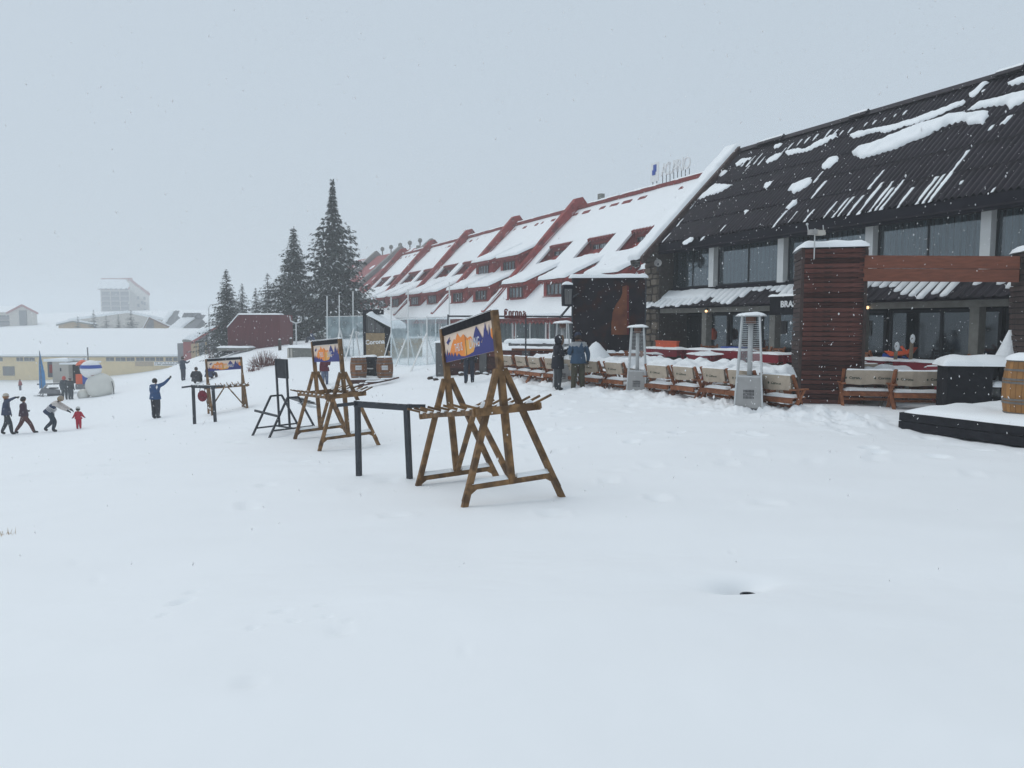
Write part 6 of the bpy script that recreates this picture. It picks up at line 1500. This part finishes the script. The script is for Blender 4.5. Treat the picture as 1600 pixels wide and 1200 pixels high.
def person(loc, rz, label, H=1.75, pose={}, jacket=(.02,.03,.06), trousers=(.03,.03,.035), boots=(.015,.015,.017), hat=None, hood=None, hair=None, fur=None, gloves=(.02,.02,.022), yoke=None, long=False, bulk=1.0, group=None, sleeves=None, stripes=False, scarf=None, hk=1.0):
    t = thing('person', label, 'person', loc, rz, group); J = dict(STAND); J.update(pose); k = H/1.77
    J = {a: Vector(b)*k for a, b in J.items()}
    names = list(J); me = bpy.data.meshes.new('body'); me.from_pydata([J[n] for n in names], [(names.index(a), names.index(b)) for a, b in EDG], [])
    o = bpy.data.objects.new('body', me); COL.objects.link(o)
    md = o.modifiers.new('s', 'SKIN'); md.use_smooth_shade = True; md.branch_smoothing = .3
    sv = me.skin_vertices[0].data
    for i, n in enumerate(names):
        r = RAD[n if n in RAD else n[:2]]; f = hk if n in ('hlo', 'hup', 'nek') else bulk
        sv[i].radius = (r[0]*k*f, r[1]*k*f); sv[i].use_root = (n == 'pel')
    ms = o.modifiers.new('b', 'SUBSURF'); ms.levels = 1; ms.render_levels = 1
    bpy.context.view_layer.update()
    m2 = bpy.data.meshes.new_from_object(o.evaluated_get(bpy.context.evaluated_depsgraph_get())); m2.name = 'body'
    bpy.data.objects.remove(o)
    key = lambda c_: 'cloth_%d_%d_%d' % tuple(int(x*250) for x in c_)
    def cm(c_): return bpy.data.materials.get(key(c_)) or cloth(key(c_), c_)
    mats = [cm(jacket), cm(trousers), cm(boots), M['skin'], cm(gloves), cm(yoke or jacket), cm(sleeves or jacket)]
    m2.materials.clear()
    for m in mats: m2.materials.append(m)
    reg = {}
    for a, b in EDG:
        if b in ('hlo', 'hup'): reg[(a,b)] = 3
        elif b[:2] == 'ha': reg[(a,b)] = 4
        elif b[:2] in ('el', 'wr'): reg[(a,b)] = 6
        elif b[:2] == 'kn': reg[(a,b)] = 1
        elif b[:2] == 'an': reg[(a,b)] = 1
        elif b[:2] == 'to': reg[(a,b)] = 2
        else: reg[(a,b)] = 0
    V = np.array([[*p.center] for p in m2.polygons]); best = np.full(len(V), 1e9); mi = np.zeros(len(V), int)
    for (a, b), r in reg.items():
        A_, B_ = np.array(J[a]), np.array(J[b]); e = B_-A_; tt = np.clip(((V-A_)@e)/(e@e), 0, 1); d = np.linalg.norm(V-A_-tt[:,None]*e, axis=1)
        q = d < best; best[q] = d[q]; mi[q] = r
        if r == 0 and b[:2] == 'hi': mi[q & (V[:,2] < J['pel'].z-.04*k)] = 1
    mi[(mi == 3) & (V[:,2] < J['nek'].z+.03*k)] = 0
    if yoke: mi[((mi == 0) | (mi == 6)) & (V[:,2] > J['che'].z+.02*k)] = 5
    m2.polygons.foreach_set('material_index', mi.astype(np.int32)); link('body', m2, t)
    # coat hem
    hc = J['pel']; rr = (.20 if not long else .215)*k*bulk
    up = (J['che']-J['pel']).normalized(); q = Vector((0,0,1)).rotation_difference(up)
    lo = -.10*k if not long else -.24*k
    mb = MB().lathe((0,0,0), [(rr*.9,lo+.03), (rr,lo), (rr*1.02,lo+.02), (rr*.93,.06*k), (rr*.82,.2*k)], 16, sy=.82)
    mb.v = [tuple((q @ Vector(v))+hc) for v in mb.v]; part('coat_skirt', mb, cm(jacket), t, smooth=True)
    if stripes:
        mb = MB()
        for j in range(4): mb.lathe((0,0,0), [(rr*.96,(.07+.05*j)*k), (rr*1.0,(.075+.05*j)*k), (rr*.96,(.085+.05*j)*k)], 14, sy=.84)
        mb.v = [tuple((q @ Vector(v))+hc) for v in mb.v]; part('stripe', mb, M['white'], t)
    # gloved hands with fingers
    for s_ in 'LR':
        w_, h_ = J['wr'+s_], J['ha'+s_]; d = (h_-w_).normalized(); sd = d.cross(Vector((0,1,0))); sd = sd.normalized() if sd.length > .2 else d.cross(Vector((1,0,0))).normalized(); nn = d.cross(sd)
        mb = MB(); mb.ball(h_, (.035*k, .035*k, .035*k), 8)
        for f in range(4):
            a = h_+sd*(.021*(f-1.5)*k)+d*.015*k; l_ = (.055, .066, .06, .045)[f]*k; b = a+d*l_*.6+nn*l_*.15; e = b+d*l_*.35+nn*l_*.5
            mb.tube(a, b, .010*k, .009*k, 5).tube(b, e, .009*k, .007*k, 5)
        a = h_+sd*.03*k; mb.tube(a, a+sd*.03*k+d*.03*k, .011*k, .009*k, 5)
        part('glove', mb, cm(gloves), t, smooth=True)
    hc = (J['hlo']*.45+J['hup']*.55); fw = Vector((0,1,0)); hu = (J['hup']-J['hlo']).normalized(); fw = (fw-hu*fw.dot(hu)).normalized(); rt = fw.cross(hu)
    face = MB().ball(hc+fw*.1*k-hu*.01*k, (.016*k,.022*k,.024*k), 6); part('nose', face, M['skin'], t, smooth=True)
    part('eyes', MB().ball(hc+fw*.087*k+rt*.032*k+hu*.022*k, .011*k, 6).ball(hc+fw*.087*k-rt*.032*k+hu*.022*k, .011*k, 6), M['black_steel'], t)
    part('mouth', MB().ball(hc+fw*.088*k-hu*.055*k, (.024*k,.008*k,.006*k), 6), M['sign_red'], t)
    Rh = Matrix((rt, fw, hu)).transposed()
    def shell(r, off, m, nm, cut=-1.0, n=14):
        mb = MB(); k_ = 8; prof = []
        P = []; cc = hc+fw*off[0]*k+hu*off[1]*k
        for i in range(k_+1):
            ph = math.pi/2-(math.pi/2-cut)*i/k_ if cut > -1 else math.pi/2-math.pi*i/k_
            for j in range(n):
                a = 2*math.pi*j/n; q_ = Vector((r[0]*math.cos(ph)*math.cos(a), r[1]*math.cos(ph)*math.sin(a), r[2]*math.sin(ph)))*k*hk; P.append(cc+Rh @ q_)
        fs = [(i*n+j, i*n+(j+1)%n, (i+1)*n+(j+1)%n, (i+1)*n+j) for i in range(k_) for j in range(n)]
        mb.add(P, fs); return part(nm, mb, m, t, smooth=True)
    if hat:
        h_ = shell((.108,.118,.115), (-.005,.035), cm(hat), 'hat', -.12)
        if hair is None: hair = (.03,.02,.015)
    if hair: shell((.103,.112,.12), (-.022,.0), cm(hair), 'hair', -.75)
    if hood:
        h_ = shell((.135,.14,.165), (-.035,.0), cm(hood), 'hood', -1.1)
        if fur:
            mb = MB(); c0 = hc+fw*.06*k-hu*.0*k; N = 16
            for j in range(N):
                a0, a1 = 2*math.pi*j/N, 2*math.pi*(j+1)/N
                mb.tube(c0+rt*.105*k*math.cos(a0)+hu*.135*k*math.sin(a0), c0+rt*.105*k*math.cos(a1)+hu*.135*k*math.sin(a1), .035*k, n=6)
            part('fur_trim', mb, cm(fur), h_, smooth=True)
    if scarf: part('scarf', MB().lathe(J['nek'], [(.07*k,-.03*k),(.1*k,-.01*k),(.1*k,.05*k),(.07*k,.07*k)], 12), cm(scarf), t, smooth=True)
    return t, J
def P_(px, Y, d=-.02): return on(px, Y, d)
R90 = math.radians
ph = dict(elL=(-.27,.06,1.14), wrL=(-.12,.30,1.26), haL=(-.07,.36,1.30), elR=(.27,.05,1.14), wrR=(.12,.31,1.22), haR=(.07,.37,1.26), hlo=(0,.06,1.55), hup=(0,.075,1.66))
t, J = person(P_(871.5, 22.3), R90(-70), 'person in a long black parka with fur trimmed hood, looking down at a phone', 1.66, ph, (.012,.013,.02), (.04,.045,.05), hood=(.012,.013,.02), fur=(.16,.09,.05), long=True, bulk=1.12)
ps = MB().box((0,0,0), (.075,.01,.15)); pz = thing('phone', 'dark phone held by the person in the black parka', 'phone', t.matrix_basis @ Vector((0,.37,1.21)), R90(-70)); part('body', ps, M['black_steel'], pz, rot=(-.6,0,0))
person(P_(903.5, 21.8), R90(8), 'person seen from behind in a blue jacket with grey shoulders and olive trousers', 1.76, dict(elL=(-.27,.02,1.13), wrL=(-.15,.22,1.12), haL=(-.1,.28,1.14), elR=(.3,.0,1.12), wrR=(.3,.03,.93), haR=(.28,.06,.87), hlo=(0,.05,1.55), hup=(0,.065,1.66), anL=(-.15,-.01,.09), anR=(.14,-.02,.09), toL=(-.17,.14,.045), toR=(.17,.12,.045)), (.035,.07,.12), (.055,.05,.032), hat=(.02,.03,.06), yoke=(.3,.31,.32), bulk=1.18)
person(P_(240, 31), R90(-20), 'person in a blue jacket and black trousers raising one arm high to the right', 1.72, dict(elR=(.40,.12,1.52), wrR=(.60,.18,1.72), haR=(.66,.2,1.78), elL=(-.26,.05,1.14), wrL=(-.2,.12,.95), haL=(-.18,.16,.9)), (.02,.065,.17), (.025,.027,.035), hair=(.02,.015,.012), bulk=1.25)
person(P_(5, 30), R90(-75), 'person at the left border in navy with a pale hat, stretching one arm out', 1.68, dict(elR=(.3,.25,1.5), wrR=(.2,.42,1.60), haR=(.18,.5,1.60), shR=(.17,.05,1.42), anL=(-.1,-.25,.1), knL=(-.11,-.06,.5), toL=(-.1,-.1,.05), anR=(.1,.2,.09), knR=(.1,.16,.5), toR=(.1,.35,.045)), (.035,.05,.1), (.03,.035,.045), hat=(.5,.45,.38), hair=(.3,.14,.05), bulk=1.1)
person(P_(32, 30), R90(-75), 'child in dark maroon snow suit and bobble hat taking a long step', 1.5, dict(anL=(-.1,-.42,.1), knL=(-.11,-.16,.48), toL=(-.1,-.28,.05), anR=(.1,.44,.09), knR=(.1,.30,.48), toR=(.1,.62,.06), elR=(.24,.05,1.14), wrR=(.16,.2,1.1), haR=(.14,.25,1.1)), (.05,.022,.04), (.09,.03,.03), hat=(.01,.01,.015), bulk=1.2, gloves=(.05,.05,.05))
person(P_(77, 30), R90(-80), 'woman bending forward in a white and striped navy jacket, fur hat, long hair', 1.68, dict(pel=(0,-.12,.86), spi=(0,.0,1.03), che=(0,.14,1.17), nek=(0,.24,1.27), hlo=(0,.32,1.33), hup=(0,.38,1.43), shL=(-.18,.16,1.24), shR=(.18,.16,1.24), elL=(-.2,.42,1.06), wrL=(-.16,.66,.93), haL=(-.14,.74,.88), elR=(.2,.40,1.05), wrR=(.16,.64,.92), haR=(.14,.72,.87), hiL=(-.095,-.11,.82), hiR=(.095,-.11,.82), knL=(-.1,-.02,.45), anL=(-.1,-.36,.12), toL=(-.1,-.24,.05), knR=(.1,.14,.45), anR=(.1,.04,.09), toR=(.1,.2,.045)), (.03,.045,.09), (.02,.035,.055), hat=(.3,.24,.18), hair=(.22,.16,.09), yoke=(.55,.5,.47), sleeves=(.55,.5,.47), stripes=True, bulk=1.15)
person(P_(118, 30.4), R90(10), 'small child in a bright red snowsuit and white hat, held by the bending woman', .86, dict(elL=(-.32,.02,1.12), wrL=(-.42,.02,.98), haL=(-.46,.04,.95), elR=(.32,.02,1.14), wrR=(.42,.04,1.0), haR=(.44,.08,.98), hlo=(0,.0,1.6), hup=(0,.0,1.78)), (.42,.015,.04), (.42,.015,.04), boots=(.3,.01,.03), hat=(.6,.6,.58), bulk=1.45, hk=1.6, gloves=(.06,.03,.05))
person(P_(98, 54), R90(20), 'person with a red hood and dark clothes near the inflatable snowman, left of two', 1.72, {}, (.05,.06,.07), (.04,.05,.06), hood=(.5,.1,.08), bulk=1.25)
person(P_(107.5, 53.6), R90(-10), 'person in dark grey clothes, right one of the pair beside the inflatable snowman', 1.66, {}, (.035,.04,.045), (.04,.05,.06), hat=(.3,.25,.25), bulk=1.25)
person(P_(29, 75), R90(160), 'tiny distant child in brick red walking by the yellow hall', 1.15, dict(elL=(-.35,.05,1.2), wrL=(-.48,.08,1.05), haL=(-.52,.08,1.0)), (.28,.07,.07), (.12,.12,.14), hat=(.2,.06,.06), bulk=1.3)
person(P_(285, 51), R90(-30), 'distant person in navy pointing one arm to the right on the slope', 1.7, dict(elR=(.36,.08,1.3), wrR=(.52,.1,1.38), haR=(.6,.1,1.42)), (.03,.045,.07), (.05,.055,.07), hat=(.1,.06,.05), bulk=1.15)
sit = dict(pel=(0,0,.30), spi=(0,.04,.48), che=(0,.08,.66), nek=(0,.1,.80), hlo=(0,.12,.88), hup=(0,.12,1.0), shL=(-.185,.08,.74), shR=(.185,.08,.74), elL=(-.3,.1,.48), wrL=(-.2,.28,.42), haL=(-.16,.34,.42), elR=(.3,.1,.48), wrR=(.2,.28,.42), haR=(.16,.34,.42), hiL=(-.1,.04,.28), hiR=(.1,.04,.28), knL=(-.18,.42,.46), knR=(.18,.42,.46), anL=(-.18,.5,.09), anR=(.18,.5,.09), toL=(-.18,.64,.05), toR=(.18,.64,.05))
person(P_(305, 45), R90(10), 'dark clothed person sitting hunched in the snow behind the farthest ski rack', 1.75, sit, (.03,.03,.038), (.03,.03,.035), hair=(.03,.02,.015), bulk=1.35)
person(P_(325, 45), R90(-20), 'person in a blue and brown jacket sitting behind the left post of the farthest rack', 1.7, sit, (.03,.045,.1), (.08,.05,.04), hat=(.12,.08,.07), bulk=1.3)
person(P_(507, 32.5), R90(30), 'person in a maroon jacket and grey trousers behind the banner of the middle rack', 1.3, dict(elR=(.3,.12,1.2), wrR=(.34,.1,1.38), haR=(.34,.1,1.44)), (.11,.015,.03), (.13,.16,.24), hat=(.05,.02,.03), bulk=1.35)
person(P_(733, 26.2), R90(10), 'person in black, only legs and hem visible below the nearest banner', 1.74, {}, (.02,.025,.035), (.025,.03,.045), hat=(.03,.03,.03), bulk=1.1)
person(P_(489, 64), R90(120), 'distant person in blue sitting beside the trunk of the second tall fir', 1.7, sit, (.03,.05,.12), (.05,.06,.09), hat=(.08,.05,.05), bulk=1.3)

# ------------------------------------------------------------------ falling snow
R8 = np.random.default_rng(12)
def flakes(n, name):
    vs = []; fs = []
    Y = (R8.random(n)**(1/2.2))*25+4.2; u = R8.uniform(-.86, .86, n); v = R8.uniform(-.40, .50, n)
    X = u*Y; Z = v*Y; size = R8.uniform(.003, .0085, n)*(1+(R8.random(n) < .03)*.7)
    # keep the seeded air a plain box-like volume round the terrace
    tl = R8.uniform(-.5, .5, (n, 2)); st = R8.uniform(1.0, 2.4, n)
    g = hsmooth(X, Y)
    keep = Z > g+.05
    base = np.array([(1,0,0),(-1,0,0),(0,1,0),(0,-1,0),(0,0,1),(0,0,-1)], float)
    tri = np.array([(0,2,4),(2,1,4),(1,3,4),(3,0,4),(2,0,5),(1,2,5),(3,1,5),(0,3,5)])
    for i in np.nonzero(keep)[0]:
        if False: pass
        b = base*size[i]; b[:,2] *= st[i]; b[:,0] += b[:,2]*tl[i,0]; b[:,1] += b[:,2]*tl[i,1]
        b += (X[i], Y[i], Z[i]); k = len(vs)*1
        vs.append(b); fs.append(tri)
    V = np.concatenate(vs); Fq = np.concatenate([f+6*i for i, f in enumerate(fs)])
    me = bpy.data.meshes.new(name); me.vertices.add(len(V)); me.vertices.foreach_set('co', V.ravel())
    me.loops.add(len(Fq)*3); me.loops.foreach_set('vertex_index', Fq.ravel()); me.polygons.add(len(Fq)); me.polygons.foreach_set('loop_start', np.arange(len(Fq))*3)
    me.update(calc_edges=True); 
    fm = bpy.data.materials.new('snowflake'); fm.use_nodes = True; n_ = fm.node_tree.nodes; n_.clear(); o_ = n_.new('ShaderNodeOutputMaterial')
    d_ = n_.new('ShaderNodeBsdfDiffuse'); d_.inputs[0].default_value = (.95,.95,.95,1); t_ = n_.new('ShaderNodeBsdfTranslucent'); t_.inputs[0].default_value = (.97,.97,.97,1)
    m_ = n_.new('ShaderNodeMixShader'); m_.inputs[0].default_value = .5; l_ = fm.node_tree.links
    l_.new(d_.outputs[0], m_.inputs[1]); l_.new(t_.outputs[0], m_.inputs[2]); l_.new(m_.outputs[0], o_.inputs[0])
    me.materials.append(fm); return me
fo = link('falling_snow', flakes(23000, 'falling_snow')); tag(fo, 'loose snowflakes drifting down through the air', kind='stuff')
